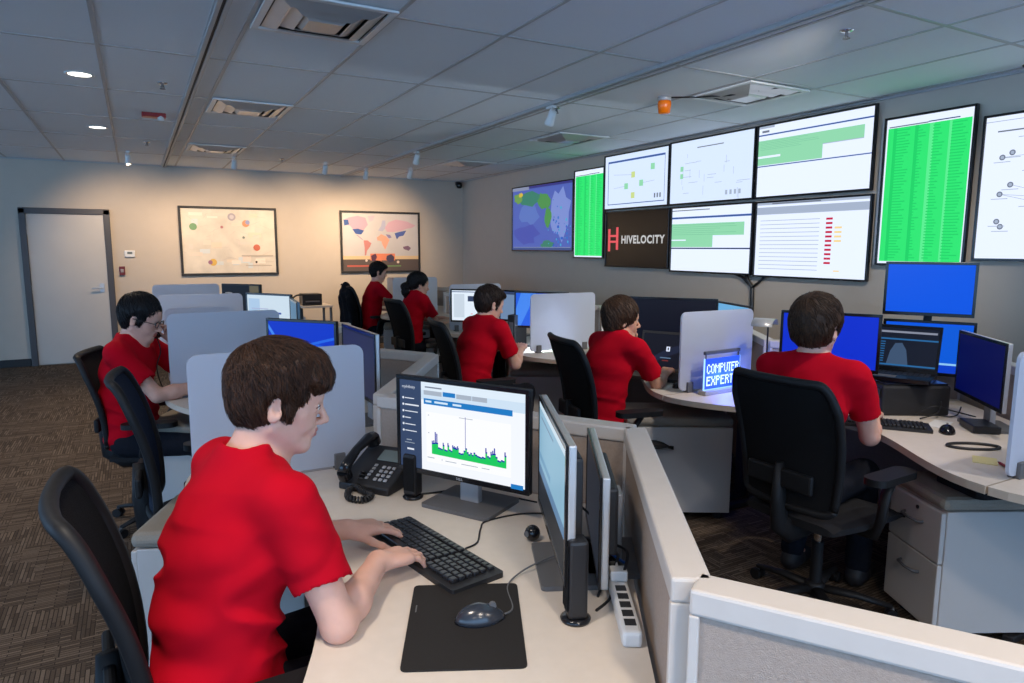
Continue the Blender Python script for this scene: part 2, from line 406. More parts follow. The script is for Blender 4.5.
for k in range(30):
    u, v = rg.uniform(.03, .9), rg.uniform(.05, .9); A.append(('l', u, v, min(.97, u+rg.uniform(-.15, .2)), v+rg.uniform(-.1, .1), .003, ink(205, 190, 178)))
for u, v, r, c in ((.12, .28, .05, (122, 160, 118)), (.53, .12, .055, (176, 166, 170)), (.68, .22, .05, (222, 150, 110)), (.70, .2, .032, (156, 160, 196)),
                   (.79, .6, .048, (200, 108, 84)), (.31, .83, .05, (220, 178, 92)), (.28, .83, .03, (164, 118, 140)), (.42, .28, .02, (190, 130, 130)),
                   (.65, .44, .018, (130, 140, 130)), (.78, .83, .016, (50, 40, 40)), (.53, .12, .03, (206, 196, 196))):
    A.append(('c', u, v, r, ink(*c)))
A.append(('r', .62, .72, .97, .74, ink(190, 176, 160))); A.append(('r', .66, .88, .95, .89, ink(190, 176, 160)))
poster(.56, 1.875, 1.145, 2.12, 'framed poster with pastel bubble charts and green and orange circles, nearer the door', paper, A, M_black_m)
def land(*p, c): return ('p', list(p), ink(*c))
W = [land((.09,.08),(.2,.05),(.3,.08),(.33,.2),(.27,.3),(.2,.33),(.15,.3),(.1,.22),(.04,.2),(.03,.12), c=(190,160,176)),
     land((.02,.12),(.08,.12),(.09,.2),(.03,.22), c=(64,92,150)),
     land((.13,.28),(.2,.27),(.28,.3),(.24,.37),(.17,.36), c=(62,88,150)),
     land((.17,.37),(.2,.38),(.25,.44),(.27,.47),(.24,.45), c=(170,150,170)),
     land((.27,.47),(.32,.47),(.37,.52),(.35,.58),(.31,.65),(.3,.72),(.28,.74),(.28,.6), c=(196,128,124)),
     land((.33,.05),(.42,.04),(.4,.12),(.35,.15), c=(210,180,190)),
     land((.46,.3),(.5,.22),(.52,.12),(.56,.12),(.56,.25),(.52,.31), c=(176,176,196)),
     land((.44,.42),(.5,.36),(.57,.4),(.61,.46),(.58,.55),(.55,.63),(.52,.56),(.5,.48),(.45,.47), c=(232,164,138)),
     land((.55,.25),(.6,.15),(.7,.1),(.85,.13),(.97,.2),(.92,.24),(.84,.26),(.76,.3),(.66,.32),(.58,.32), c=(208,168,180)),
     land((.56,.36),(.62,.37),(.64,.42),(.6,.43), c=(140,130,170)),
     land((.68,.34),(.76,.31),(.84,.29),(.8,.38),(.74,.4),(.71,.45), c=(80,98,160)),
     land((.79,.58),(.86,.56),(.9,.6),(.87,.65),(.8,.62), c=(128,100,120)),
     ('r', 0, .74, 1, .8, ink(222, 192, 150)), ('r', 0, .8, 1, 1, ink(96, 84, 80)),
     ('r', .35, .70, .68, .82, ink(226, 132, 98)), ('p', [(.37,.82),(.36,.74),(.42,.7),(.44,.76),(.41,.84)], ink(92,58,78)),
     ('p', [(.56,.8),(.57,.74),(.63,.71),(.67,.76),(.66,.84),(.6,.86)], ink(74, 66, 88)), ('c', .72, .85, .022, ink(230, 206, 186)), ('c', .3, .82, .02, ink(228, 208, 196)),
     ('r', .05, .9, .33, .93, ink(190, 96, 84)), ('r', .55, .91, .76, .93, ink(116, 150, 96)), ('r', .45, .82, .5, .9, ink(200, 120, 90))]
poster(2.82, 4.135, 1.148, 2.118, 'framed world map poster with blue and orange countries, nearer the room corner', paper2, W, M_black_m)

# ---------------------------------------------------------------- lights of the room, seen ones and added fill
def area(name, loc, rot, size, e, col, sy=None, spread=None, shape=None):
    l = bpy.data.lights.new(name, 'AREA'); l.energy = e; l.color = col; l.size = size
    l.shape = shape or ('RECTANGLE' if sy else 'DISK')
    if sy: l.size_y = sy
    if spread: l.spread = spread
    o = bpy.data.objects.new(name, l); C.objects.link(o); o.location = loc; o.rotation_euler = rot; return o
def spotl(name, loc, to, e, col, ang, blend=.6, r=.02):
    l = bpy.data.lights.new(name, 'SPOT'); l.energy = e; l.color = col; l.spot_size = R(ang); l.spot_blend = blend; l.shadow_soft_size = r
    o = bpy.data.objects.new(name, l); C.objects.link(o); o.location = loc
    o.rotation_euler = (Vector(to)-Vector(loc)).to_track_quat('-Z', 'Y').to_euler(); return o
WARM = (1, .72, .46)
for x in (.0, 1.14, 2.25, 3.42): spotl('spotlight_beam', (x, 9.26, HC-.16), (x, YB, 1.5), K_SPOT, WARM, 88, .9)
spotl('spotlight_beam', (2.87, 9.5, HC-.2), (2.87, YB, 1.4), K_SPOT*.5, WARM, 100, 1)
for x, y in ((-.24, 5.36), (-.23, 7.6)): spotl('downlight_or_fill_beam', (x, y, HC-.02), (x, y, 0), K_DOWN*.9, (1, .8, .6), 120, 1, .06)
for x, y, k in ((-.9, 3.1, .5), (-.24, 1.0, 1.1), (.6, -.3, 1.3), (-.9, -1.2, 1), (.4, -1.6, 2.2), (2.0, -.9, 1.8)): spotl('downlight_or_fill_beam', (x, y, HC-.02), (x, y, 0), K_DOWN*k, (1, .86, .72), 140, 1, .12)  # unseen downlights; those behind the camera are fill added to brighten the foreground
for (x, y), to, k in (((2.87, 1.7), (2.75, 3.4, .75), 1.0), ((2.87, 1.2), (2.9, 2.1, .75), .8), ((2.87, 1.9), (2.6, 4.9, .75), 1.3), ((2.87, .6), (3.0, 1.3, .75), .6), ((2.87, 1.5), (4.9, 3.8, 1.1), 1.5), ((2.87, 1.9), (4.9, 6.4, 1.1), 1.6)): spotl('unseen_track_fill', (x, y, HC-.13), to, K_TRACK_FILL*k, (1, .9, .8), 60, .9, .04)  # unseen beams along the track, added to brighten desks and the screen wall
w = bpy.data.worlds.new('world'); sc.world = w; w.use_nodes = True
w.node_tree.nodes['Background'].inputs[0].default_value = (.33, .60, 1, 1); w.node_tree.nodes['Background'].inputs[1].default_value = K_WORLD
# ---------------------------------------------------------------- wall screens
E_w = emit8(226, 236, 255, 1.12); E_paper = emit8(212, 228, 252, 1.1); E_gr = emit8(46, 232, 116, 1.0); E_gr2 = emit8(30, 216, 106, .95); E_gr3 = emit8(92, 240, 146, 1)
E_pg = emit8(150, 224, 180, .95); E_blue = emit8(60, 96, 170, .9); E_navy = emit8(30, 60, 130, .6); E_lg = emit8(176, 190, 214, .9)
E_grey = emit8(120, 130, 150, .8); E_red = emit8(210, 30, 70, .9); E_yel = emit8(250, 220, 150, 1); E_dk = emit8(20, 24, 36, .5)
def tv(y0, y1, z0, z1, label, base, items, bez=.016, depth=.055, vert=False):
    w, h = y1-y0, z1-z0
    t = thing('wall_screen', label, 'screen', (XR, (y0+y1)/2, (z0+z1)/2), PI)
    f = MB()
    f.cbox(.03, -w/2, -h/2, .05, w/2, h/2, M_black, .004)
    f.cbox(.012, -w/2+.06, -h/2+.06, .03, w/2-.06, h/2-.06, M_black_m, .004)
    f.build('screen_housing', t)
    b = MB()
    for q in ((-w/2, h/2-bez, w/2, h/2), (-w/2, -h/2, w/2, -h/2+bez), (-w/2, -h/2+bez, -w/2+bez, h/2-bez), (w/2-bez, -h/2+bez, w/2, h/2-bez)):
        b.cbox(.05, q[0], q[1], .064, q[2], q[3], M_gloss, .003)
    b.build('bezel', t)
    screen(w-2*bez, h-2*bez, base, items, x=.052).build('display', t)
    m = MB(); m.box(0, -.15, -.12, .012, .15, .12, M_grey); m.build('wall_mount', t)
    return t
rg = random.Random(11)
def lines(u0, v0, u1, n, dv, m, th=.006, jit=.4):
    return [('r', u0, v0+k*dv, u1-(u1-u0)*jit*rg.random(), v0+k*dv+th, m) for k in range(n)]
# column a: upper left diagrams
it = [('r', .05, .10, .95, .135, E_blue), ('r', .05, .10, .058, .93, E_blue), ('r', .945, .10, .95, .93, E_blue), ('r', .05, .915, .95, .93, E_blue)]
for u, v, c in ((.36, .6, E_pg), (.6, .57, E_pg), (.47, .4, emit8(214, 232, 150, .9)), (.47, .78, emit8(214, 232, 150, .9)), (.77, .3, E_pg)): it.append(('r', u-.03, v-.055, u+.03, v+.055, c))
it += [('l', .15, .62, .33, .6, .004, E_lg), ('l', .63, .57, .8, .55, .004, E_lg), ('l', .15, .36, .45, .4, .004, E_lg), ('r', .8, .78, .82, .86, E_grey), ('r', .84, .78, .86, .86, E_grey), ('r', .88, .78, .9, .86, E_grey)]
tv(5.525, 6.64, 1.985, 2.605, 'wall screen showing a pale diagram inside a blue outline, above the dark logo screen', E_paper, it)
# column b upper
it = [('r', .34, .12, .66, .135, E_grey), ('r', .13, .40, .17, .48, E_pg), ('r', .13, .52, .17, .6, E_pg)]
for k in range(26):
    u, v = rg.uniform(.1, .85), rg.uniform(.2, .85); du, dv = (rg.uniform(.05, .15), 0) if rg.random() < .5 else (0, rg.uniform(.05, .2))
    it.append(('l', u, v, u+du+.001, v+dv, .004, E_lg))
for k in range(4): it.append(('r', .7+k*.05, .85, .725+k*.05, .92, E_lg))
tv(4.41, 5.52, 1.985, 2.615, 'wall screen showing a faint grey network drawing, in the middle of the upper row', E_paper, it)
# column c upper
def table_items(off=0):
    return [('r', 0, 0, .15, .03, E_lg), ('t', .03, .1, .05, E_grey, 'TICKETS') if False else ('r', .03, .06, .1, .09, E_grey), ('r', 0, .115, 1, .135, E_blue),
            ('r', 0, .2, .93, .36, E_pg), ('r', 0, .36, .6, .55, E_pg), ('r', 0, .42, .22, .45, E_w), ('r', 0, .56, 1, .575, E_blue), ('r', .6, .36, .93, .37, E_lg)]+lines(.02, .22, .6, 6, .022, emit8(120, 200, 160, .9), .004)
tv(3.285, 4.395, 1.985, 2.615, 'wall screen with pale green table rows, upper row, beside the tall green screen', E_w, table_items())
# column a lower: dark logo screen
M_logo = mat('dark_glossy_screen', (.022, .015, .011, 1), .2, spec=.3)
pink = emit8(236, 92, 100, .95); wh = emit8(214, 214, 216, .85)
it = [('r', .035, .30, .075, .73, pink), ('r', .175, .27, .215, .70, pink), ('r', .035, .415, .175, .455, pink), ('r', .035, .525, .175, .565, pink),
      ('t', .265, .575, .20, wh, 'HIVELOCITY', .004, 1.12)]
tv(5.50, 6.60, 1.335, 1.965, 'dark wall screen with the HIVELOCITY logo', M_logo, it)
# the text must fit: checked in the render
tv(4.40, 5.475, 1.31, 1.965, 'wall screen with mint green table rows, in the middle of the lower row', E_w,
   [('r', 0, .03, .5, .045, E_grey), ('r', 0, .14, 1, .17, E_blue), ('r', .0, .25, .92, .44, E_pg), ('r', 0, .44, .55, .62, E_pg), ('r', 0, .5, .2, .52, E_w), ('r', 0, .63, 1, .65, E_navy)]+lines(.02, .27, .9, 6, .03, emit8(120, 200, 160, .9), .005))
it = [('r', 0, 0, 1, .03, E_lg), ('r', .15, .005, .6, .022, E_grey), ('r', 0, .06, 1, .16, E_lg)]+[('r', .04, .24+k*.055, .6, .248+k*.055, E_lg) for k in range(13)]
for k in range(11): it += [('r', .655, .235+k*.056, .71, .262+k*.056, E_red)]
for k in range(4): it += [('r', .73, .35+k*.056, .79, .375+k*.056, E_yel)]
it += [('r', .74, .9, .79, .915, E_yel)]
tv(3.27, 4.375, 1.30, 1.96, 'wall screen listing rows with a column of red marks, end of the lower row', E_w, it)
# tall green ones
def green(n, seed):
    r2 = random.Random(seed); it = [('r', .02, .06, .98, .985, E_gr), ('r', 0, .0, 1, .05, E_w), ('r', .03, .048, .5, .056, E_grey), ('r', .5, .045, .85, .052, E_navy)]
    for u0, u1 in ((.07, .1), (.33, .36), (.5, .54), (.72, .74)): it.append(('r', u0+.02, .06, u1+.03, .985, E_gr3 if u0 > .4 else E_gr2))
    for k in range(n):
        v = .075+k*(.9/n)
        for u0, u1 in ((.12, .3), (.38, .48), (.56, .7), (.77, .95)): it.append(('r', u0, v, u1-.08*r2.random(), v+.35/n, E_gr2))
    return it
tv(2.585, 3.215, 1.43, 2.49, 'tall wall screen filled with green rows, beside the right end of the screen grid', E_w, green(46, 1))
tv(6.64, 7.27, 1.425, 2.5, 'tall wall screen filled with green rows, beside the blue map screen', E_w, green(46, 2))
tt = [o for o in C.objects if o.get('label', '').startswith('tall wall screen filled with green rows, beside the right end')][0]
m = MB(); m.cbox(.006, -.34, -.53, .05, -.318, .53, M_silver, .003); m.build('side_trim', tt)
# map screen far
sea = emit8(84, 104, 190, .9); it = []
def blob(u, v, ru, rv, m, n=14, seed=0):
    r2 = random.Random(seed); return ('p', [(u+ru*math.cos(2*PI*k/n)*r2.uniform(.65, 1.15), v+rv*math.sin(2*PI*k/n)*r2.uniform(.65, 1.15)) for k in range(n)], m)
gA, gB, bl, lb_ = emit8(66, 140, 120, .8), emit8(86, 160, 90, .8), emit8(50, 120, 210, .9), emit8(130, 150, 220, .9)
it += [blob(.3, .42, .2, .2, emit8(96, 124, 200, .9), seed=1), blob(.25, .75, .22, .18, emit8(76, 88, 180, .9), seed=2), blob(.82, .45, .16, .42, lb_, seed=3), blob(.3, .2, .24, .12, gA, seed=4), blob(.55, .24, .12, .14, gB, seed=5),
       blob(.62, .5, .06, .16, gB, seed=6), blob(.1, .17, .09, .1, emit8(120, 170, 90, .8), seed=7), blob(.15, .12, .05, .04, emit8(220, 190, 70, .9), seed=8), blob(.62, .92, .12, .07, gA, seed=9)]
r3 = random.Random(5)
for k in range(50): it.append(('c', min(.97, max(.5, r3.gauss(.82, .09))), min(.95, max(.1, r3.gauss(.72, .15))), r3.uniform(.006, .02), r3.choice([bl, emit8(70, 180, 220, .9), emit8(40, 90, 200, .9)])))
it += [('r', .3, .0, 1, .035, emit8(60, 60, 140, .8)), ('r', 0, 0, .3, .05, emit8(150, 160, 190, .8)), ('r', .02, .955, .98, .975, E_lg), ('r', 0, .96, 1, 1, emit8(70, 90, 150, .8))]
tv(7.285, 8.88, 1.505, 2.41, 'wall screen with a blue and green satellite map, nearest the room corner', sea, it)
# network diagram at the right edge
it = [('r', 0, .03, 1, .035, E_lg), ('r', .06, .1, .3, .11, E_grey)]
pts = [(rg.uniform(.08, .95), rg.uniform(.1, .8)) for k in range(34)]
for a, b_ in zip(pts[:-1], pts[1:]):
    if rg.random() < .5: it.append(('l', a[0], a[1], b_[0], b_[1], .003, E_lg))
for p in pts: it += [('c', p[0], p[1], .018, E_grey), ('c', p[0], p[1], .011, E_lg), ('r', p[0]-.04, p[1]+.03, p[0]+.04, p[1]+.035, E_lg)]
tv(1.30, 2.54, 1.475, 2.40, 'white wall screen with a network diagram, cut off by the picture edge', E_w, it)
# cable from the screens down the wall
mb = MB(); mb.tube([(4.89, 4.47, 1.33), (4.89, 4.45, 1.26), (4.9, 4.4, 1.2), (4.895, 4.39, 1.0), (4.895, 4.4, .2)], .018, M_black)
mb.tube([(4.89, 4.62, 1.32), (4.89, 4.52, 1.29), (4.895, 4.42, 1.22)], .012, M_black); mb.tube([(4.89, 4.25, 1.31), (4.89, 4.32, 1.25), (4.895, 4.4, 1.2)], .012, M_black)
tag(mb.build('cable_bundle'), 'thick black cable bundle running down the wall from the screen grid', 'cable')
# ---------------------------------------------------------------- cubicle spines, worktops, dividers
PY = 1.66; LY0, RY0 = .80, 1.20
VL = lambda k: (.785, LY0+PY*k)          # low (left) vertices of the zigzag, where the dividers start
VR = lambda k: (1.33, LY0+PY*(k+.5))
WL = lambda k: (3.36, RY0+PY*k)
WR = lambda k: (3.93, RY0+PY*(k+.5))
SP_T = .07
def spine(a, b, label, zt=1.0):
    ax, ay = a; bx, by = b; L_ = math.hypot(bx-ax, by-ay); ang = math.atan2(by-ay, bx-ax)
    t = thing('partition_panel', label, 'partition', (ax, ay, 0), ang, 'low fabric partition panels')
    h = SP_T/2
    p = MB(); p.cbox(.012, -h+.008, .06, L_-.012, h-.008, zt-.045, M_fabric, .004); p.build('fabric_panel', t)
    c = MB(); c.cbox(.003, -h, zt-.045, L_-.003, h, zt, M_cap, .006); c.build('top_cap', t)
    c = MB()
    for x in (.003, L_-.02): c.cbox(x, -h, 0, x+.017, h, zt-.045, M_cap, .003)
    c.cbox(.02, -h+.004, .0, L_-.02, h-.004, .06, M_grey, .003); c.build('panel_frame', t)
    return t
dash = lambda a: a
Lsp = [(VR(-1), VL(0), 'fabric partition panel running out of the picture at the bottom edge, beside the filing cabinet'),
       (VL(0), VR(0), 'fabric partition panel behind the three monitors and power strip of the foreground desk'),
       (VR(0), VL(1), 'fabric partition panel behind the foreground monitor showing a graph'),
       (VL(1), VR(1), 'fabric partition panel between the foreground graph monitor and the empty desk'),
       (VR(1), VL(2), 'fabric partition panel behind the blue monitor of the empty desk'),
       (VL(2), VR(2), 'fabric partition panel at the desk of the person on the phone, near half'),
       (VR(2), VL(3), 'fabric partition panel at the desk of the person on the phone, far half'),
       (VL(3), VR(3), 'fabric partition panel of the last left desk before the posters, near half'),
       (VR(3), VL(4), 'fabric partition panel of the last left desk before the posters, far half')]
SPAN = []
for a, b, lb in Lsp: SPAN.append(spine(a, b, lb))
nm = ['the desk with the stacked blue screens', 'the desk with the open laptop and big dark monitor', 'the desk with the glowing frosted divider',
      'the desk of the person with a ponytail', 'the farthest desk of the row under the wall screens']
for k in range(5):
    spine(WL(k), WR(k), 'fabric partition panel along the wall side of '+nm[k]+', near half')
    spine(WR(k), WL(k+1), 'fabric partition panel along the wall side of '+nm[k]+', far half')
spine(WR(-1), WL(0), 'fabric partition panel at the right picture edge behind the last frosted divider')

ZD = .74
def fx(y, y0):
    c = math.cos(2*PI*(y-y0)/PY)
    return .21-.115*c+(.012*math.sin(2*PI*(y-y0)/PY))
def worktop(side, k, label):
    y0 = (LY0 if side == 'L' else RY0)+PY*k; y1 = y0+PY; ym = (y0+y1)/2
    off = 0 if side == 'L' else 2.50
    amp = 1 if side == 'L' else 1.6
    P = []
    n = 26
    for i in range(n+1):
        y = y0+.004+(y1-y0-.008)*i/n; P.append((off+.21+(fx(y, y0)-.21)*amp, y))
    a, b = ((VL, VR) if side == 'L' else (WL, WR))
    vx, bx = a(k)[0]-.045, b(k)[0]-.055
    P += [(vx, y1-.004), (bx, ym), (vx, y0+.004)]
    P = P[::-1]
    t = thing('desk', label, 'desk', (0, 0, 0))
    m = MB(); m.prism(P, ZD-.03, ZD, M_desk, M_deskedge); m.build('worktop', t, bevel=.003)
    for yy in (y0+.06, y1-.06):
        xa = off+.42; xb = vx-.08
        l = MB(); l.cbox(xb-.03, yy-.025, .03, xb+.03, yy+.025, ZD-.03, M_black_m, .004); l.cbox(xa, yy-.02, .012, xb+.03, yy+.02, .04, M_black_m, .004)
        l.cbox(xa-.05, yy-.02, ZD-.06, xb, yy+.02, ZD-.03, M_black_m, .004); l.build('leg', t)
    return t
worktop('L', 0, 'cream worktop with the black mouse pad and keyboard in front of the foreground person')
worktop('L', 1, 'cream worktop of the empty workstation with a lit blue monitor')
worktop('L', 2, 'cream worktop in front of the person on the phone')
worktop('L', 3, 'cream worktop of the last left workstation before the posters')
for k in range(5): worktop('R', k, 'cream worktop of '+nm[k])
worktop('R', -1, 'cream worktop cut off by the right picture edge')

M_frost = bpy.data.materials.new('frosted_acrylic'); M_frost.use_nodes = True
nt = M_frost.node_tree; b = nt.nodes['Principled BSDF']
b.inputs['Base Color'].default_value = srgb(214, 218, 228); b.inputs['Roughness'].default_value = .45; b.inputs['Specular IOR Level'].default_value = .35
trn = nt.nodes.new('ShaderNodeBsdfTranslucent'); trn.inputs[0].default_value = srgb(220, 224, 234)
mx = nt.nodes.new('ShaderNodeMixShader'); mx.inputs[0].default_value = .42
nt.links.new(b.outputs[0], mx.inputs[1]); nt.links.new(trn.outputs[0], mx.inputs[2]); nt.links.new(mx.outputs[0], nt.nodes['Material Output'].inputs[0])
def frost(x0, x1, y, label, zt=1.197, zb=ZD+.012):
    t = thing('desk_divider', label, 'divider', (x0, y, ZD), 0, 'frosted desk dividers')
    w = x1-x0
    P = rrect(0, zb-ZD, w, zt-ZD, .035)
    m = MB(); m.prism(P, -.006, .006, M_frost, X=Matrix(((1,0,0,0), (0,0,1,0), (0,1,0,0), (0,0,0,1)))); m.build('frosted_sheet', t, bevel=.002)
    for xx in (.07, w-.1):
        g = MB(); g.cbox(xx-.02, -.022, 0, xx+.02, -.0065, .06, M_grey, .003); g.cbox(xx-.02, .0065, 0, xx+.02, .022, .06, M_grey, .003); g.box(xx-.015, -.006, 0, xx+.015, .006, .0115, M_grey); g.build('clamp', t)
    return t
frost(.125, .715, VL(1)[1]-.01, 'frosted desk divider right behind the head of the foreground person')
frost(.125, .70, VL(2)[1]-.07, 'frosted desk divider in front of the arm of the person on the phone')
frost(.128, .50, VL(2)[1]+.30, 'narrow bluish frosted desk divider peeking up behind the one by the phone call')
frost(.125, .71, VL(3)[1]-.14, 'frosted desk divider beyond the person on the phone, middle one before the posters')
frost(.12, .70, VL(4)[1]-.22, 'frosted desk divider closest to the bubble-chart poster, brightly lit from above')
frost(2.65, 3.28, WL(0)[1], 'frosted desk divider cut off by the right picture edge')
frost(2.64, 3.20, WL(1)[1], 'frosted desk divider behind the glowing blue sign')
frost(2.64, 3.24, WL(2)[1], 'frosted desk divider glowing white from a lamp behind it')
frost(2.64, 3.20, WL(3)[1]-.1, 'frosted desk divider behind the person with short hair, in front of the white monitor')
frost(2.64, 3.20, WL(4)[1]-.1, 'frosted desk divider beside the person with a ponytail, farthest in that row')

# ---------------------------------------------------------------- pedestal cabinets with seat cushions
def cabinet(x, y, rz, label, w=.40, d=.56, h=.55, cz=.055):
    """x, y: the near front corner; drawers face local -x, the side faces local -y"""
    t = thing('filing_cabinet', label, 'cabinet', (x, y, 0), rz, 'pedestal cabinets with seat cushions')
    z0 = .05
    m = MB(); m.cbox(.018, 0, z0, d, w, h, M_cab, .004); m.build('body', t)
    zs = [(z0+.006, z0+(h-z0)*.56), (z0+(h-z0)*.56+.006, h-.008)]
    for a, b_ in zs:
        m = MB(); m.cbox(-.002, .004, a, .0175, w-.004, b_, M_cab, .004); dr = m.build('drawer', t)
        hd = MB(); zc = b_-.075
        hd.tube([(-.002, w/2-.06, zc), (-.022, w/2-.05, zc), (-.028, w/2, zc-.002), (-.022, w/2+.05, zc), (-.002, w/2+.06, zc)], .006, M_grey, 8); hd.build('handle', dr)
    lk = MB(); lk.cyl((-.002, w/2-.02, h-.035), (-.006, w/2-.02, h-.035), .008, M_dark, n=12); lk.build('lock', t)
    c = MB(); c.cbox(-.002, -.004, h+.001, d+.004, w+.004, h+cz, M_cush, .022); c.build('seat_cushion', t)
    for xx in (.06, d-.06):
        for yy in (.05, w-.05):
            k = MB(); k.cyl((xx, yy-.012, .022), (xx, yy+.012, .022), .022, M_black, n=14); k.box(xx-.01, yy-.014, .02, xx+.01, yy+.014, z0, M_black); k.build('caster', t)
    return t
cabinet(2.655, 1.40, R(-27), 'white pedestal cabinet with two drawers under the desk with the stacked blue screens', w=.34)
cabinet(2.37, 2.98, R(-30), 'white pedestal cabinet side-on below the open laptop, behind the partition corner', w=.4, d=.60)
cabinet(2.50, 4.62, R(-30), 'white pedestal cabinet beside the high-backed chair at the glowing divider', w=.38)
cabinet(2.50, 6.35, R(-25), 'white pedestal cabinet under the desk of the person with a ponytail')
cabinet(2.60, 8.0, R(-20), 'white pedestal cabinet under the farthest desk by the posters')
cabinet(-.075, 2.50, R(-24), 'white pedestal cabinet with a beige cushion just behind the foreground person')
cabinet(-.045, 4.06, R(-26), 'white pedestal cabinet with a beige cushion in front of the person on the phone')

# ---------------------------------------------------------------- task chairs
def chair_proto(meshmat):
    t = thing('task_chair', '', 'chair')
    # five-star base
    b = MB(); b.lathe([(.035, .06), (.04, .075), (.04, .11), (.03, .12)], M_chair, 20)
    for k in range(5):
        a = 2*PI*k/5+.3; c, s = math.cos(a), math.sin(a)
        b.tube([(c*.03, s*.03, .09), (c*.16, s*.16, .085), (c*.30, s*.30, .062)], .02, M_chair, 8, rs=[.026, .022, .014], flat=.7)
    b.build('star_base', t)
    for k in range(5):
        a = 2*PI*k/5+.3; c, s = math.cos(a), math.sin(a); px, py = c*.30, s*.30
        k_ = MB()
        for q in (-.014, .014): k_.cyl((px-s*(q-.008), py+c*(q-.008), .026), (px-s*(q+.008), py+c*(q+.008), .026), .026, M_chair, n=14)
        k_.cyl((px, py, .026), (px, py, .06), .009, M_grey, n=8); k_.build('caster', t)
    g = MB(); g.cyl((0,0,.12), (0,0,.3), .025, M_chair); g.cyl((0,0,.3), (0,0,.40), .016, M_chrome); g.build('gas_lift', t)
    m = MB(); m.cbox(-.12, -.09, .385, .12, .09, .43, M_chair, .01); m.tube([(.02, -.09, .405), (.02, -.2, .40)], .006, M_chair); m.build('mechanism', t)
    # seat
    bm = bmesh.new(); n = 12
    def seatpt(u, v, top):
        x = -.22+.47*u; wv = .235*(1-.12*max(0, .35-u)/.35); y = (v*2-1)*wv
        e = (abs(v*2-1))**6; eu = max(0, (u-.8)/.2)**2; e2 = max(0, (.1-u)/.1)**2
        return (x, y, (.485-.02*e-.035*eu-.01*e2-.012*math.cos((v-.5)*PI)*1) if top else (.43+.012*e+.01*eu))
    m = MB()
    for top in (True, False):
        vs = [seatpt(i/n, j/n, top) for i in range(n+1) for j in range(n+1)]
        fs = [(i*(n+1)+j, (i+1)*(n+1)+j, (i+1)*(n+1)+j+1, i*(n+1)+j+1) for i in range(n) for j in range(n)]
        if not top: fs = [f[::-1] for f in fs]
        m.add(vs, fs, M_seat, True)
    ring = [(i, 0) for i in range(n)]+[(n, j) for j in range(n)]+[(n-i, n) for i in range(n)]+[(0, n-j) for j in range(n)]
    vs = [seatpt(i/n, j/n, True) for i, j in ring]+[seatpt(i/n, j/n, False) for i, j in ring]; N = len(ring)
    m.add(vs, [(k, N+k, N+(k+1) % N, (k+1) % N) for k in range(N)], M_seat, True); m.build('seat', t)
    # back: a curved mesh panel in a rounded frame
    def bp(u, v):      # u across -1..1, v up 0..1
        z = .52+.53*v
        hw = .20+.035*math.sin(min(1, v*1.25)*PI/2)-.03*max(0, v-.8)/.2*abs(u)**4
        x = -.225-.03*math.sin(v*PI*.9)*-1-.115*v**1.3-.035*(1-u*u)
        return Vector((x, u*hw, z))
    def edge(n=16):
        pts = []
        for k in range(n+1): pts.append((-1, .05+.85*k/n))
        for k in range(1, 7): a = PI/2*k/6; pts.append((-1+.18*(1-math.cos(a)), .90+.10*math.sin(a)))
        for k in range(1, 9): pts.append((-.82+1.64*k/8, 1.0))
        for k in range(1, 7): a = PI/2*(1-k/6); pts.append((1-.18*(1-math.cos(a)), .90+.10*math.sin(a)))
        for k in range(1, n+1): pts.append((1, .90-.85*k/n))
        for k in range(1, 5): a = PI/2*k/5; pts.append((1-.25*(1-math.cos(a)), .05-.05*math.sin(a)))
        for k in range(0, 7): pts.append((.75-1.5*k/6, 0))
        for k in range(1, 5): a = PI/2*(1-k/5); pts.append((-1+.25*(1-math.cos(a)), .05-.05*math.sin(a)))
        return pts
    E_ = edge(); f = MB(); pts = [bp(u, v) for u, v in E_]; pts.append(pts[0]); f.tube(pts, .017, M_chair, 8, flat=1.0); fo = f.build('back_frame', t)
    m = MB(); nu, nv = 10, 14
    def clampuv(u, v):
        lim = 1.0
        if v > .9: lim = 1-.18*(1-math.sqrt(max(0, 1-((v-.9)/.1)**2)))
        if v < .05: lim = 1-.25*(1-math.sqrt(max(0, 1-((.05-v)/.05)**2)))
        return u*lim, v
    for off in (-.004, .004):
        vs = []
        for i in range(nv+1):
            for j in range(nu+1): p = bp(*clampuv(-1+2*j/nu, i/nv)); vs.append((p.x+off, p.y, p.z))
        fs = [(i*(nu+1)+j, i*(nu+1)+j+1, (i+1)*(nu+1)+j+1, (i+1)*(nu+1)+j) for i in range(nv) for j in range(nu)]
        m.add(vs, fs if off > 0 else [q[::-1] for q in fs], meshmat, True)
    m.build('back_mesh', t)
    s = MB(); s.tube([(-.08, 0, .40), (-.2, 0, .395), (-.27, 0, .44), (-.285, 0, .56), (-.29, 0, .70)], .03, M_chair, 10, rs=[.035, .035, .03, .024, .014], flat=1.6)
    s.cbox(-.30, -.15, .60, -.275, .15, .68, M_chair, .01); s.build('back_spine', t)
    for sd in (-1, 1):
        a = MB(); a.tube([(0, sd*.10, .41), (-.01, sd*.25, .42), (-.04, sd*.285, .50), (-.02, sd*.285, .60), (.02, sd*.285, .655)], .016, M_chair, 8, flat=1.4); ar = a.build('armrest', t)
        p = MB(); p.prism(rrect(-.13, -.045, .14, .045, .04, 6), .655, .683, M_chair, X=Matrix.Translation((0, sd*.285, 0))); p.build('arm_pad', ar, bevel=.008)
    return t
ch0 = chair_proto(M_mesh); ch1 = chair_proto(M_mesh_bluelit)
def place_chair(src, x, y, rz, label, first=[0]):
    o = src if src.get('used') is None else copy_tree(src)
    src['used'] = 1; 
    o.location = (x, y, 0); o.rotation_euler = (0, 0, rz); o['label'] = label; o['group'] = 'black mesh task chairs'
    return o
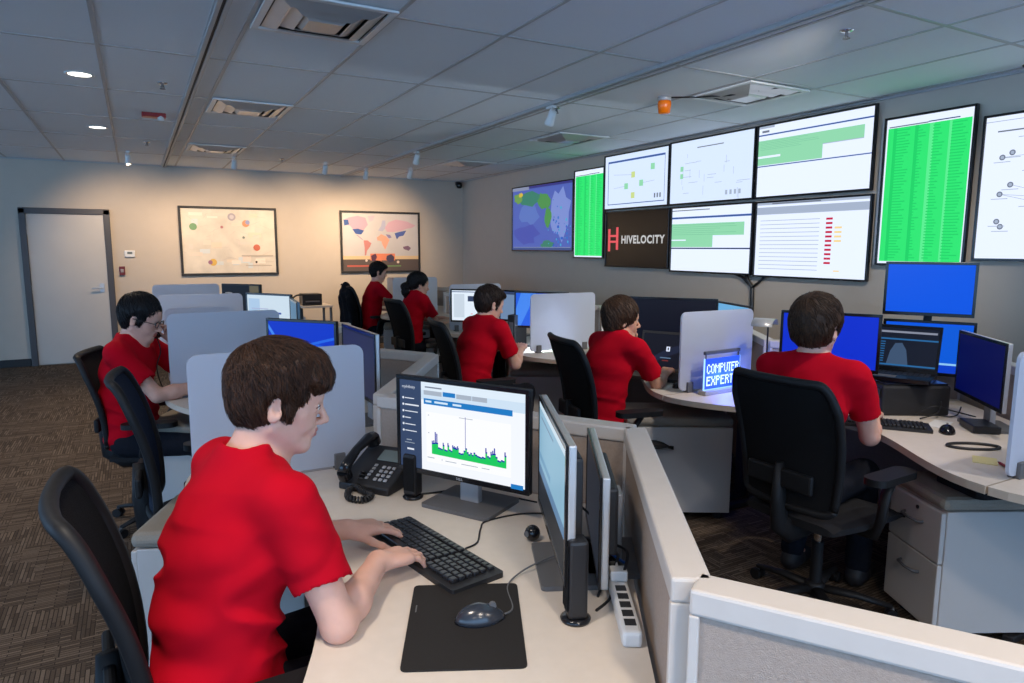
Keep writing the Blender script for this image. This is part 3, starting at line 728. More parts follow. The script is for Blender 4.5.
place_chair(ch0, .185, 1.60, R(3), 'black mesh task chair that the foreground person sits on')
place_chair(ch1, .25, 2.99, R(-3), 'empty task chair with a black mesh back coloured as if lit blue, at the desk with the blue monitor')
place_chair(ch0, .075, 4.26, R(-14), 'mesh task chair that the person on the phone sits on').scale = (1, 1, .93)
place_chair(ch0, 2.51, 1.825, R(3), 'black mesh task chair seen from behind in front of the stacked blue screens')
place_chair(ch0, 2.385, 3.10, R(-12), 'black mesh task chair of the person resting a chin on one hand')
place_chair(ch0, 2.10, 4.25, R(-10), 'black mesh task chair of the short-haired person typing beside the glowing divider')
place_chair(ch0, 2.47, 6.3, R(4), 'black mesh task chair of the person with a ponytail')
jc = place_chair(ch0, 2.70, 8.72, R(0), 'black task chair with a dark jacket over its back, closest to the posters')
for o in (ch0, ch1):
    if 'used' in o: del o['used']
for o in C.objects:
    if o.get('used') is not None: del o['used']
# ---------------------------------------------------------------- desktop monitors
def monitor(label, x, y, ang, base, items, w=.49, h=.31, zb=.83, back=.06, edge=M_gloss, side=None, tilt=0, bez=.014, stand=True, brand=None, basew=.22, based=.18, zd=ZD, group='desktop monitors', baserot=0):
    t = thing('computer_monitor', label, 'monitor', (x, y, zd), ang, group)
    zc = zb-zd+h/2
    X = Matrix.Translation((0, 0, zc)) @ Matrix.Rotation(tilt, 4, 'Y')
    hd = MB(); hd.cbox(-.022, -w/2, -h/2, -.004, w/2, h/2, side or M_black_m, .004, X=X); hd.cbox(-.05, -w/2+.07, -h/2+.05, -.022, w/2-.07, h/2-.05, M_black_m, .008, X=X); hd.build('monitor_housing', t)
    b = MB()
    for q in ((-w/2, h/2-bez, w/2, h/2), (-w/2, -h/2, w/2, -h/2+bez*1.25), (-w/2, -h/2+bez*1.25, -w/2+bez, h/2-bez), (w/2-bez, -h/2+bez*1.25, w/2, h/2-bez)):
        b.cbox(-.004, q[0], q[1], .002, q[2], q[3], edge, .0015, X=X)
    if brand:
        vs, fs = text_polys(brand, .011, .0003); wt = max(v.x for v in vs)
        b.add([(.0025, v.x-wt/2, v.y-h/2+.005) for v in vs], fs, M_silver, X=X)
    b.build('bezel', t)
    s = screen(w-2*bez, h-2.25*bez, base, items, x=0, zc=bez*.125)
    s.v = [tuple(X @ Vector(v)) for v in s.v]; s.build('display', t)
    if stand:
        n = MB(); n.cbox(-.075, -.035, .01, -.05, .035, zc+.03, M_silver, .004); n.build('stand_neck', t)
        g = MB(); g.prism(rrect(-.06-based/2, -basew/2, -.06+based/2, basew/2, .012), 0, .012, M_grey, X=Matrix.Rotation(baserot, 4, 'Z')); g.build('stand_base', t, bevel=.002)
    return t
B_blue = emit8(8, 92, 245, .85); B_deep = emit8(4, 50, 225, .8); B_navy = emit8(2, 10, 90, .6)
# foreground monitor with the traffic graph
S_navy = emit8(52, 70, 104, .9); S_txt = emit8(226, 232, 244, .95); S_bar = emit8(24, 124, 200, .95); S_pale = emit8(214, 232, 246, 1); S_line = emit8(170, 182, 198, .9)
S_bl = emit8(20, 40, 170, .95); S_g = emit8(20, 205, 95, .95); S_tab = emit8(176, 188, 204, .9)
it = [('r', .0, 0, .185, 1, S_navy), ('r', .185, 0, 1, .09, emit8(224, 238, 250, 1)), ('r', .185, .09, 1, .2, emit8(206, 226, 244, 1)),
      ('t', .02, .09, .047, S_txt, 'myInfinity', 0)]
for k, (wd, s) in enumerate(((.08, .01), (.12, .016), (.11, .01), (.05, .01), (.09, .01), (.1, .01))):
    it += [('c', .03, .205+k*.075, .004, S_txt), ('r', .045, .205+k*.075-s/2, .045+wd, .205+k*.075+s/2, S_txt)]
it += [('r', .055, .68, .10, .69, S_line), ('r', .04, .715, .125, .722, S_line), ('r', .06, .78, .12, .80, S_txt)]
it += [('r', .22, .045, .36, .06, S_grey) for S_grey in (emit8(120, 130, 150, .9),)]
it += [('r', .21, .09, .36, .14, S_tab), ('r', .37, .085, .47, .135, S_bar), ('r', .48, .09, .60, .14, S_tab), ('r', .605, .09, .72, .14, S_tab), ('r', .21, .18, .91, .245, S_bar)]
it += [('r', .225, .2, .275, .222, S_pale), ('r', .3, .2, .41, .222, S_pale), ('r', .45, .2, .52, .222, S_pale)]
it += [('r', .23, .33, .9, .90, emit8(252, 253, 255, 1)), ('r', .50, .34, .61, .347, S_line), ('r', .245, .36, .255, .37, S_line), ('r', .245, .56, .255, .57, S_line)]
hs = [.16,.17,.3,.28,.08,.07,.06,.16,.06,.05,.17,.08,.06,.15,.14,.13,.15,.05,.04,.05,.12,.62,.10,.06,.1,.06,.12,.08,.06,.05,.04,.06,.05,.20,.10,.08,.16,.18,.22,.12,.05,.04,.07,.06,.19]
n = len(hs); u0, u1, vb = .275, .875, .80
top = []
gh = [min(h*.6, .11)+.045 for h in hs]
for k in range(n):
    a = u0+(u1-u0)*k/n; b_ = u0+(u1-u0)*(k+1)/n
    it.append(('r', a, vb-gh[k]*.8, b_+.001, vb, S_g))
    it.append(('r', a, vb-gh[k]*.8-.014, b_+.001, vb-gh[k]*.8+.003, S_bl))
    if hs[k] > .12: it.append(('r', a, vb-.03-hs[k]*(.72 if hs[k] > .5 else .75), a+(.004 if hs[k] > .5 else .009), vb-gh[k]*.8, S_bl))
it += [('r', .25, .83, .31, .84, S_line), ('r', .37, .83, .375, .85, S_line), ('r', .40, .84, .49, .848, S_line), ('r', .53, .84, .66, .848, S_line), ('r', .69, .84, .75, .848, S_line), ('r', .91, .95, 1, 1, S_bar)]
monitor('foreground monitor showing a blue and green traffic graph, beside the desk phone', .838, 1.862, R(211), emit8(244, 248, 255, 1), it, w=.49, h=.315, zb=.832, brand='DELL', basew=.25, based=.2)
# second monitor seen at a steep angle
it = [('r', 0, .0, 1, .06, emit8(206, 226, 240, .9)), ('r', 0, .62, 1, .74, emit8(110, 150, 190, .7)), ('r', 0, .72, 1, 1, emit8(44, 50, 58, .5)), ('r', .03, .5, .5, .56, emit8(120, 170, 205, .8)), ('r', .1, .12, .6, .14, emit8(120, 150, 180, .8))]
monitor('monitor turned edge-on to the viewer beside the mouse, with a silver edge, pale blue screen', .881, 1.404, R(155.5), emit8(150, 196, 222, .8), it, w=.515, h=.318, zb=.818, side=M_alu, basew=.25, based=.19)
monitor('monitor seen only as a thin slab against the partition, behind the edge-on monitor', 1.005, 1.395, R(149), emit8(60, 66, 80, .4), [], w=.44, h=.27, zb=.765, side=M_alu, basew=.22, based=.17)

# empty workstation monitors
it = [('p', [(0, .55), (.25, .45), (.5, .6), (.75, .4), (1, .45), (1, 1), (0, 1)], emit8(20, 96, 240, .85)), ('p', [(.35, 1), (.5, .7), (.75, .55), (1, .6), (1, 1)], emit8(60, 150, 250, .9)),
      ('p', [(0, .05), (.12, .3), (.3, .5), (.5, .6), (.5, .63), (.28, .54), (.1, .36), (0, .15)], emit8(70, 140, 250, .9)), ('p', [(.55, .85), (.75, .65), (.85, .75), (.7, 1), (.6, 1)], emit8(110, 190, 255, .95)), ('p', [(.6, .4), (1, .25), (1, .3), (.6, .45)], emit8(40, 110, 245, .85))]
monitor('monitor with a glowing blue desktop picture at the empty workstation, above a frosted divider', .715, 3.545, R(219), emit8(10, 60, 220, .8), it, w=.44, h=.30, zb=.885, brand=None)
monitor('monitor turned away with a dim purple screen beside the blue one at the empty workstation', .875, 3.08, R(181), emit8(70, 72, 110, .35), [('r', 0, .0, 1, .03, emit8(50, 50, 80, .3))], w=.50, h=.315, zb=.865, side=M_alu)
it = [('r', .1, .45, .8, .5, emit8(60, 90, 180, .8)), ('r', .03, .1, .3, .5, emit8(180, 210, 240, .9)), ('r', .1, .36, .5, .38, emit8(170, 180, 220, .9))]
monitor('monitor with a white window and blue bar, seen over the frosted dividers', .83, 5.22, R(214), emit8(214, 232, 246, .9), it, w=.45, h=.30, zb=.915)
monitor('monitor beside the white one, turned toward the person on the phone, pale blue side', .93, 4.82, R(175), emit8(90, 140, 180, .6), [], w=.40, h=.29, zb=.90, side=mat('pale_blue_plastic', srgb(120, 150, 170), .4))

# right row
monitor('dark blue monitor partly hidden behind the head of the person seen from behind', 3.03, 2.22, R(207), B_deep, [], w=.465, h=.29, zb=.945, baserot=0)
t_st = monitor('blue monitor with a pale strip at the bottom, below the raised blue screen', 3.66, 2.09, R(208), emit8(10, 100, 240, .8), [('r', 0, .80, 1, .84, emit8(150, 210, 255, .9)), ('r', 0, .84, 1, 1, emit8(10, 70, 220, .8)), ('r', 0, 0, 1, .04, B_blue)], w=.425, h=.29, zb=.885)
t_up = thing('computer_monitor', 'raised blue monitor mounted above another one, just below the tall green wall screen', 'monitor', (3.67, 2.11, ZD), R(208), 'desktop monitors')
hd = MB(); zc = .60; w_, h_ = .42, .285
X = Matrix.Translation((0, 0, zc)); hd.cbox(-.03, -w_/2, -h_/2, -.004, w_/2, h_/2, M_black_m, .004, X=X); hd.build('monitor_housing', t_up)
b = MB()
for q in ((-w_/2, h_/2-.014, w_/2, h_/2), (-w_/2, -h_/2, w_/2, -h_/2+.018), (-w_/2, -h_/2+.018, -w_/2+.014, h_/2-.014), (w_/2-.014, -h_/2+.018, w_/2, h_/2-.014)): b.cbox(-.004, q[0], q[1], .002, q[2], q[3], M_gloss, .0015, X=X)
b.build('bezel', t_up); screen(w_-.028, h_-.032, B_blue, [], x=0, zc=zc+.002).build('display', t_up)
n = MB(); n.cbox(-.13, -.02, 0, -.105, .02, .72, M_black_m, .004); n.cbox(-.105, -.02, .58, -.03, .02, .62, M_black_m, .003); n.build('mounting_pole', t_up)
g = MB(); g.cbox(-.19, -.08, 0, -.085, .08, .012, M_black_m, .003); g.build('stand_base', t_up)
monitor('dark blue monitor turned sideways beside the last frosted divider, with a silver edge', 3.335, 1.665, R(138), B_navy, [], w=.50, h=.30, zb=.86, side=M_alu)
it = [('p', [(.5, 1), (.7, .3), (.8, .25), (.75, 1)], emit8(60, 14, 22, .35)), ('r', 0, .8, 1, 1, emit8(6, 8, 14, .5))]
monitor('wide dark monitor standing behind the open laptop with a small white logo', 3.16, 3.52, R(218), emit8(10, 16, 38, .5), it, w=.60, h=.36, zb=.86)
monitor('monitor with a light blue screen half behind the frosted divider with the blue sign', 3.50, 3.30, R(160), emit8(110, 180, 230, .9), [('r', .5, .1, .9, .5, emit8(40, 90, 150, .8))], w=.46, h=.28, zb=.905)
monitor('blue monitor half hidden behind the glowing frosted divider', 2.89, 4.78, R(223), emit8(30, 96, 236, .9), [('p', [(.1, 0), (.4, 0), (.1, 1), (0, 1), (0, .5)], emit8(70, 140, 250, .9))], w=.46, h=.30, zb=.895)
it = [('r', 0, .03, 1, .06, emit8(110, 130, 170, .8)), ('r', .38, .18, .6, .36, emit8(60, 76, 110, .8)), ('r', .05, .12, .3, .9, emit8(212, 226, 240, .9)), ('r', .45, .75, .5, .8, emit8(230, 200, 210, 1))]
monitor('bright white monitor in front of the person with a ponytail', 2.72, 5.72, R(226), emit8(228, 240, 252, 1), it, w=.44, h=.31, zb=.86)
monitor('dimmer monitor right next to the bright white one near the ponytail person', 3.05, 5.5, R(200), emit8(130, 160, 200, .7), [('r', 0, 0, 1, .1, emit8(60, 80, 120, .7))], w=.40, h=.29, zb=.87)

# ---------------------------------------------------------------- keyboards, mice, pads
M_key = mat('key_caps', (.018, .018, .021, 1), .3, spec=.6, var=.15)
def keyboard(label, x, y, ang, L_=.455, D_=.155, zd=ZD, curved=False):
    t = thing('keyboard', label, 'keyboard', (x, y, zd), ang)
    m = MB(); m.prism(rrect(-D_/2, -L_/2, D_/2, L_/2, .008), 0, .014, M_black_m); m.build('case', t, bevel=.003)
    k = MB(); cols = 21; p = (L_-.024)/cols
    for r in range(6):
        xk = D_/2-.018-r*.0215-(.004 if r else 0)
        c = 0
        while c < cols:
            if c in (14, 18): c += .4; c = round(c+.0, 2)
            wk = 1
            if r == 5 and c == 3: wk = 6
            y0 = L_/2-.012-c*p
            k.cbox(xk-.009, y0-wk*p+.0016, .0135, xk+.009, y0-.0004, .0215+.0008*r, M_key, .003)
            c += wk
            if c > cols-1.0: break
    k.build('keys', t)
    a = MB(); a.box(D_/2-.012, -L_/2+.03, .014, D_/2-.006, -L_/2+.055, .0144, M_silver); a.build('indicator_plate', t)
    return t
def mouse(label, x, y, ang, m=M_gloss, zd=ZD, s=1.0):
    t = thing('mouse', label, 'mouse', (x, y, zd), ang)
    bm = bmesh.new(); bmesh.ops.create_uvsphere(bm, u_segments=24, v_segments=16, radius=1)
    for v in bm.verts:
        c = v.co; taper = 1-.16*c.x*c.x-.05*c.x
        v.co = Vector((c.x*.057*s, c.y*.033*s*taper, max(0, c.z)*.038*s*(1-.25*max(0, c.x)) if c.z > 0 else 0))
    a = MB(); a.bm(bm, m, True); a.build('shell', t)
    w_ = MB(); w_.cyl((.028*s, -.004, .030*s), (.028*s, .004, .030*s), .008*s, M_grey, n=14); w_.build('scroll_wheel', t)
    return t
keyboard('black keyboard under the hands of the foreground person', .637, 1.622, R(8.8)).rotation_euler.z = R(10.4)
mp = thing('mouse_pad', 'black rectangular mouse pad on the foreground desk', 'mouse pad', (.5795, 1.266, ZD), R(-25.5))
m = MB(); m.prism(rrect(-.1235, -.168, .1235, .168, .012), 0, .004, mat('pad_black', (.022, .02, .019, 1), .8, spec=.2, var=.1, vscale=300, bump=.1, bscale=900)); m.build('pad', mp, bevel=.001)
m = MB(); vs_, fs_ = text_polys('razer', .014) if False else ([], []); m.box(-.112, .045, .004, -.109, .075, .0043, M_grey); m.build('edge_mark', mp)
mouse('dark grey glossy mouse on the foreground mouse pad', .612, 1.258, R(-14), mat('mouse_grey', (.03, .035, .045, 1), .22, spec=.7, var=.1), zd=ZD+.004)
keyboard('black curved keyboard beside the printer with the laptop on it', 2.99, 1.87, R(38), L_=.37, D_=.15)
mouse('black mouse right of the keyboard beside the printer', 3.125, 1.665, R(30))
keyboard('black keyboard of the person typing beside the glowing divider', 2.62, 4.52+.42, R(20), L_=.40)
keyboard('black keyboard of the person with a ponytail', 2.72, 6.80, R(5), L_=.40)
mouse('black mouse at the foot of the divider with the blue sign, next to the laptop', 2.76, 2.99, R(20))
keyboard('black keyboard on the empty desk near the frosted divider', .50, 3.45, R(12), L_=.42)

# ---------------------------------------------------------------- desk phone
def phone(label, x, y, ang):
    t = thing('desk_phone', label, 'phone', (x, y, ZD), ang)
    # local +x = away from the user, base wedge rising away
    b = MB(); wd = .10
    prof = [(-.10, 0), (.10, 0), (.105, .10), (.085, .108), (-.10, .025)]
    vs = [(px, sy*wd, pz) for sy in (-1, 1) for px, pz in prof]; n = 5
    b.add(vs, [tuple(range(n)), tuple(range(n, 2*n))[::-1]]+[(k, n+k, n+(k+1) % n, (k+1) % n) for k in range(n)], M_black_m); b.build('phone_base', t, bevel=.006)
    sl = math.atan2(.083, .185); X = Matrix.Translation((-.10, 0, .026)) @ Matrix.Rotation(-sl, 4, 'Y')
    k = MB()
    for r in range(4):
        for c in range(3): k.cbox(.028+r*.02, -.035-c*.02, .0, .040+r*.02, -.022-c*.02, .005, M_silver, .002, X=X)
    for r in range(5): k.cbox(.03+r*.016, -.0, 0, .04+r*.016, .012, .004, M_silver, .001, X=X)
    k.build('keypad', t)
    d = MB(); d.cbox(.125, -.085, 0, .18, .02, .004, mat('phone_lcd', (.16, .2, .19, 1), .2), .002, X=X); d.build('display', t)
    h = MB(); Y = Matrix.Translation((0, .068, .012))
    h.tube([(.005, 0, .025), (.03, 0, .042), (.10, 0, .05), (.17, 0, .042), (.195, 0, .025)], .02, M_gloss, 12, rs=[.024, .02, .016, .02, .025], flat=.9, X=X @ Y)
    h.cyl((.008, 0, .03), (.008, 0, .004), .024, M_gloss, X=X @ Y); h.cyl((.19, 0, .03), (.19, 0, .004), .026, M_gloss, X=X @ Y); h.build('handset', t)
    return t
phone('black desk phone with a handset, left of the monitor showing the graph', .695, 2.215, R(38))
def coil(name, pts, r, turns, label, rr=.0035, parent=None):
    P_ = [Vector(p) for p in pts]; N = turns*10; out = []
    def at(s):
        s = s*(len(P_)-1); i = min(int(s), len(P_)-2); f_ = s-i
        p0, p1, p2, p3 = P_[max(i-1, 0)], P_[i], P_[i+1], P_[min(i+2, len(P_)-1)]
        return .5*((2*p1)+(p2-p0)*f_+(2*p0-5*p1+4*p2-p3)*f_*f_+(3*p1-p0-3*p2+p3)*f_**3)
    for k in range(N+1):
        s = k/N; p = at(s); d = (at(min(1, s+.01))-at(max(0, s-.01))).normalized(); u = d.cross(Vector((0,0,1))).normalized(); w_ = d.cross(u)
        a = 2*PI*turns*s; out.append(p+u*r*math.cos(a)+w_*r*math.sin(a))
    m = MB(); m.tube(out, rr, M_cable, 6); return m.build(name, parent)
def spline(pts, n=8):
    P_ = [Vector(p) for p in pts]; out = []
    for i in range(len(P_)-1):
        p0, p1, p2, p3 = P_[max(i-1, 0)], P_[i], P_[i+1], P_[min(i+2, len(P_)-1)]
        for k in range(n):
            f_ = k/n; out.append(.5*((2*p1)+(p2-p0)*f_+(2*p0-5*p1+4*p2-p3)*f_*f_+(3*p1-p0-3*p2+p3)*f_**3))
    return out+[P_[-1]]
c = coil('phone_cord', [(.635, 2.20, .80), (.61, 2.19, .757), (.575, 2.17, .752), (.555, 2.10, .752), (.59, 2.06, .752), (.625, 2.09, .752), (.61, 2.13, .756), (.60, 2.17, .762)], .0085, 34, '')
tag(c, 'coiled black handset cord looped on the foreground desk', 'cord')
def cable(pts, r, label, m=M_cable, cat='cable', group=None):
    mb = MB(); mb.tube(spline(pts), r, m, 6); return tag(mb.build('cable'), label, cat, group)
z = ZD+.003
cable([(.665, 1.245, z+.006), (.70, 1.27, z), (.735, 1.36, z), (.79, 1.40, z+.004), (.86, 1.41, z+.016), (.95, 1.42, z+.02)], .0022, 'thin grey mouse cable curving from the mouse to the edge-on monitor', M_grey)
cable([(.735, 1.60, z), (.78, 1.62, z), (.83, 1.70, z), (.87, 1.74, z), (.99, 1.74, z), (1.10, 1.68, z)], .0025, 'thin black keyboard cable running behind the foreground keyboard')
cable([(.76, 2.05, z), (.80, 2.04, z), (.90, 2.02, z), (1.00, 1.92, z), (1.08, 1.80, z)], .0028, 'black cable from the small speaker passing behind the monitor with the graph')
G = 'tangled black cables behind the edge-on monitor'
for i, q in enumerate([[(.95, 1.50, .84), (1.00, 1.45, .78), (.98, 1.35, z), (1.0, 1.28, .80), (.96, 1.24, .79)], [(1.03, 1.55, .86), (1.07, 1.46, .80), (1.04, 1.36, .76), (1.0, 1.27, .775), (.95, 1.22, .79)],
        [(.90, 1.22, z), (.95, 1.27, z), (1.0, 1.33, z+.01), (1.02, 1.42, z+.03), (.97, 1.48, .80)], [(.86, 1.17, z), (.92, 1.20, z), (.965, 1.26, z), (.98, 1.36, z), (.93, 1.44, z)],
        [(1.06, 1.50, z), (1.03, 1.40, .78), (1.03, 1.32, .80), (1.0, 1.24, .82), (.96, 1.20, .80)]]):
    cable(q, .0035, 'black power and video cables tangled between the edge-on monitor and the power strip', group=G)
cable([(1.05, 1.44, .80), (1.02, 1.36, .79), (.99, 1.30, .80), (1.0, 1.25, .79)], .0035, 'blue network cable among the tangled black cables by the power strip', mat('cable_blue', (.02, .1, .4, 1), .4))
# power strip leaning on the partition
ps = thing('power_strip', 'white power strip lying on the foreground desk against the partition', 'power strip', (.905, 1.13, ZD), R(60))
m = MB(); m.cbox(-.13, -.021, 0, .11, .021, .036, M_white, .008); m.build('strip_body', ps)
for k in range(5):
    o = MB(); o.cbox(-.105+k*.036, -.012, .036, -.08+k*.036, .012, .0372, M_dark, .001); o.build('outlet', ps)
m = MB(); m.cbox(.08, -.02, .036, .115, .02, .062, M_white, .004); m.tube([(.115, 0, .05), (.14, 0, .055), (.16, .01, .045)], .004, M_white, 8); m.build('plug', ps)
# small desktop speakers
def speaker(label, x, y, ang, h=.15):
    t = thing('desktop_speaker', label, 'speaker', (x, y, ZD), ang, 'small black desktop speakers')
    m = MB(); m.lathe([(.032, 0), (.034, .006), (.026, .012)], M_gloss, c=(0, 0, 0)); m.build('foot', t)
    m = MB(); m.cbox(-.022, -.025, .012, .022, .025, h, M_black, .008); m.build('speaker_body', t)
    m = MB(); m.cbox(.022, -.020, .03, .025, .020, h-.012, M_mesh, .001); m.build('grille', t)
    return t
speaker('small black speaker on a round foot between desk phone and graph monitor', .748, 2.035, R(215))
speaker('tall black speaker standing at the near end of the edge-on monitor', .80, 1.165, R(160), h=.19)
wc = thing('webcam_ball', 'small black round webcam lying on the desk behind the keyboard', 'webcam', (.925, 1.565, ZD))
m = MB(); m.sphere((0, 0, .022), .022, M_gloss, 18); m.build('shell', wc)
m = MB(); m.cyl((-.02, -.004, .024), (-.0235, -.005, .0245), .008, M_grey, n=14); m.build('lens_ring', wc)

# ---------------------------------------------------------------- right workstation: printer, laptop, odds and ends
pr_ = thing('printer', 'squat black printer with a laptop standing on it', 'printer', (3.40, 2.10, ZD), R(150))
m = MB(); m.cbox(-.17, -.215, 0, .16, .215, .15, M_black_m, .012); m.build('printer_body', pr_)
m = MB(); m.cbox(.16, -.17, .02, .175, .17, .055, M_gloss, .004); m.build('paper_tray', pr_)
m = MB(); m.cbox(.16, -.2, .085, .168, .2, .135, M_gloss, .003)
for k in range(5): m.cbox(.168, .02+k*.022, .10, .171, .034+k*.022, .112, M_grey, .001)
m.build('control_panel', pr_)
m = MB(); m.cbox(-.16, -.205, .15, .14, .205, .16, M_gloss, .004); m.build('scanner_lid', pr_)
def laptop(label, x, y, ang, z0, w, base, items, d=.25, h=.235, open_=105, body=M_gloss):
    t = thing('laptop', label, 'laptop', (x, y, z0), ang)
    m = MB(); m.prism(rrect(-.0, -w/2, d, w/2, .012), .004, .022, body); m.build('laptop_base', t, bevel=.002)
    k = MB(); p = (w-.04)/15
    for r in range(5):
        for c in range(15): k.cbox(.03+r*.019, -w/2+.02+c*p, .0215, .046+r*.019, -w/2+.02+(c+1)*p-.003, .0235, M_key, .001)
    k.build('keys', t)
    k = MB(); k.box(.15, -.05, .0221, .215, .05, .0224, M_grey); k.build('touchpad', t)
    f = MB()
    for sx in (.03, d-.03):
        for sy in (-w/2+.04, w/2-.04): f.cyl((sx, sy, 0), (sx, sy, .005), .008, M_black, n=10)
    f.build('rubber_foot', t)
    X = Matrix.Translation((.004, 0, .02)) @ Matrix.Rotation(R(90-open_), 4, 'Y')
    l = MB(); l.cbox(-.008, -w/2, 0, 0, w/2, h, body, .003, X=X)
    for q in ((-w/2, h-.016, w/2, h), (-w/2, 0, w/2, .022), (-w/2, .022, -w/2+.013, h-.016), (w/2-.013, .022, w/2, h-.016)): l.cbox(0, q[0], q[1], .003, q[2], q[3], body, .001, X=X)
    l.build('lid', t)
    s = screen(w-.026, h-.038, base, items, x=.001, zc=h/2+.003); s.v = [tuple(X @ Vector(v)) for v in s.v]; s.build('display', t)
    return t
dk = emit8(16, 26, 46, .7); cy = emit8(40, 110, 170, .8); gy = emit8(110, 140, 175, .7)
it = [('r', .02, .08, .98, .13, emit8(150, 156, 176, .8)), ('r', 0, .27, 1, .31, cy), ('r', 0, .93, 1, .97, cy), ('p', [(.42, .93), (.45, .6), (.5, .4), (.58, .38), (.64, .55), (.68, .93)], emit8(70, 96, 130, .7))]
for k in range(9): it += [('r', .02, .36+k*.062, .02+.1*(1+rg.random()*.3), .385+k*.062, gy), ('r', .16, .36+k*.062, .26, .385+k*.062, gy), ('r', .3, .36+k*.062, .38, .385+k*.062, cy)]
laptop('black laptop with a dark window on its screen, standing on the printer', 3.43, 2.13, R(203), ZD+.161, .41, dk, it, d=.24, h=.25, open_=112)
it = [('p', [(0, .9), (.4, .5), (.6, .35), (1, .15), (1, .35), (.7, .5), (.3, .8), (0, 1)], emit8(40, 50, 80, .5)), ('r', .46, .36, .53, .50, emit8(220, 228, 250, 1)), ('r', .485, .39, .508, .47, dk), ('r', .36, .68, .56, .71, gy), ('r', .40, .76, .52, .79, emit8(150, 60, 60, .6))]
laptop('open laptop with a small white logo on a dark screen, before the wide dark monitor', 2.96, 3.33, R(208), ZD, .38, emit8(22, 26, 42, .6), it, d=.25, h=.26, open_=104, body=mat('laptop_graphite', (.06, .055, .05, 1), .35, metal=.4, var=.05))
# external drives / hub, paper, band, pen
t = thing('network_switch', 'flat black box with ports lying beside the dark blue sideways monitor', 'network box', (3.30, 1.62, ZD), R(48))
m = MB(); m.cbox(-.08, -.055, .003, .08, .055, .035, M_black, .005); m.build('housing', t)
m = MB()
for k in range(5): m.cbox(-.062+k*.026, -.0565, .01, -.044+k*.026, -.055, .024, M_grey, .001)
m.build('port_row', t)
m = MB(); m.prism([(-.09, -.03), (.08, -.045), (.085, .03), (-.07, .05)], 0, .003, mat('paper_white', srgb(226, 224, 220), .7)); o = m.build('paper_sheet', loc=(3.24, 1.76, ZD), rot=(0, 0, .4)); tag(o, 'loose white paper scraps behind the mouse beside the printer', 'paper')
m = MB(); m.prism(rrect(-.05, -.04, .05, .04, .003), 0, .003, mat('paper_yellow', srgb(222, 210, 150), .7)); o = m.build('sticky_note', loc=(2.83, 1.36, ZD), rot=(0, 0, .5)); tag(o, 'pale yellow note on the desk near the last frosted divider', 'paper note')
pts = [(3.0+.10*math.cos(a), 1.52+.045*math.sin(a)) for a in [2*PI*k/28 for k in range(29)]]
mb = MB(); ca, sa = math.cos(R(-35)), math.sin(R(-35)); mb.tube([(2.98+(x-3.0)*ca-(y-1.52)*sa, 1.48+(x-3.0)*sa+(y-1.52)*ca, ZD+.006) for x, y in pts], .006, M_black_m, 8)
tag(mb.build('headset_band'), 'thin black loop of a headset lying on the desk below the sideways monitor', 'headset')
t = thing('pen', 'red pen lying beside the last frosted divider', 'pen', (2.80, 1.27, ZD), R(50))
m = MB(); m.cyl((-.06, 0, .006), (.05, 0, .006), .005, mat('pen_red', srgb(150, 20, 40), .4)); m.build('barrel', t)
m = MB(); m.cyl((.05, 0, .006), (.065, 0, .006), .005, M_dark, r2=.001); m.build('tip', t)
G = 'cables tangled behind the sideways dark blue monitor'
for q in ([(3.28, 1.9, .76), (3.33, 1.84, .80), (3.40, 1.80, .78), (3.46, 1.72, .76)], [(3.25, 1.86, .745), (3.34, 1.83, .77), (3.42, 1.86, .82), (3.5, 1.9, .80)], [(3.36, 1.95, .80), (3.40, 1.86, .745), (3.44, 1.80, .75), (3.52, 1.82, .78)]):
    cable(q, .0035, 'black cables tangled between the printer and the sideways dark blue monitor', group=G)
t = thing('laptop_sleeve', 'flat black bag lying on the cushion of the drawer cabinet', 'bag', (2.93, 1.38, .606), R(-22))
m = MB(); m.prism(rrect(-.15, -.12, .22, .12, .03), 0, .025, M_seat); m.build('bag_body', t, bevel=.008)
m = MB(); m.tube([(-.14, -.1, .026), (-.14, .1, .026)], .004, M_grey, 6); m.build('zipper', t)
# paper tray on the cut-off desk
t = thing('wire_tray', 'small grey wire paper tray behind the last frosted divider', 'tray', (2.79, 1.09, ZD), R(-10))
m = MB()
for k in range(5):
    z_ = .004+.018*k; q = [(-.05, -.06, z_), (.12, -.06, z_), (.12, .06, z_), (-.05, .06, z_), (-.05, -.06, z_)]; m.tube(q, .002, M_grey, 6)
for q in ((-.05, -.06), (.12, -.06), (.12, .06), (-.05, .06), (.03, -.06), (.03, .06)): m.tube([(q[0], q[1], 0), (q[0], q[1], .08)], .002, M_grey, 6)
m.build('wire_frame', t); m = MB(); m.box(-.048, -.058, .002, .118, .058, .004, M_grey); m.build('tray_bottom', t)

# ---------------------------------------------------------------- glowing sign
sg = thing('led_sign', 'glowing blue edge-lit sign reading COMPUTER EXPERT at the foot of a frosted divider', 'sign', (2.875, 2.77, ZD), R(-86))
sg.scale = (1.15, 1.15, 1.15)
m = MB(); m.cbox(-.025, -.14, 0, .025, .14, .022, M_silver, .004); m.build('sign_base', sg)
ac = bpy.data.materials.new('acrylic_blue'); ac.use_nodes = True; b_ = ac.node_tree.nodes['Principled BSDF']
b_.inputs['Base Color'].default_value = (.05, .12, .6, 1); b_.inputs['Roughness'].default_value = .2; b_.inputs['Emission Color'].default_value = (.01, .07, .9, 1); b_.inputs['Emission Strength'].default_value = .55
m = MB(); m.box(-.004, -.125, .022, .003, .125, .175, ac); m.build('acrylic_panel', sg)
m = MB(); wb = emit8(150, 200, 255, 1.6)
m.box(-.0045, -.1275, .022, .0035, -.125, .177, wb); m.box(-.0045, .125, .022, .0035, .1275, .177, wb); m.box(-.0045, -.125, .022, .004, .125, .026, wb); m.build('lit_edge', sg)
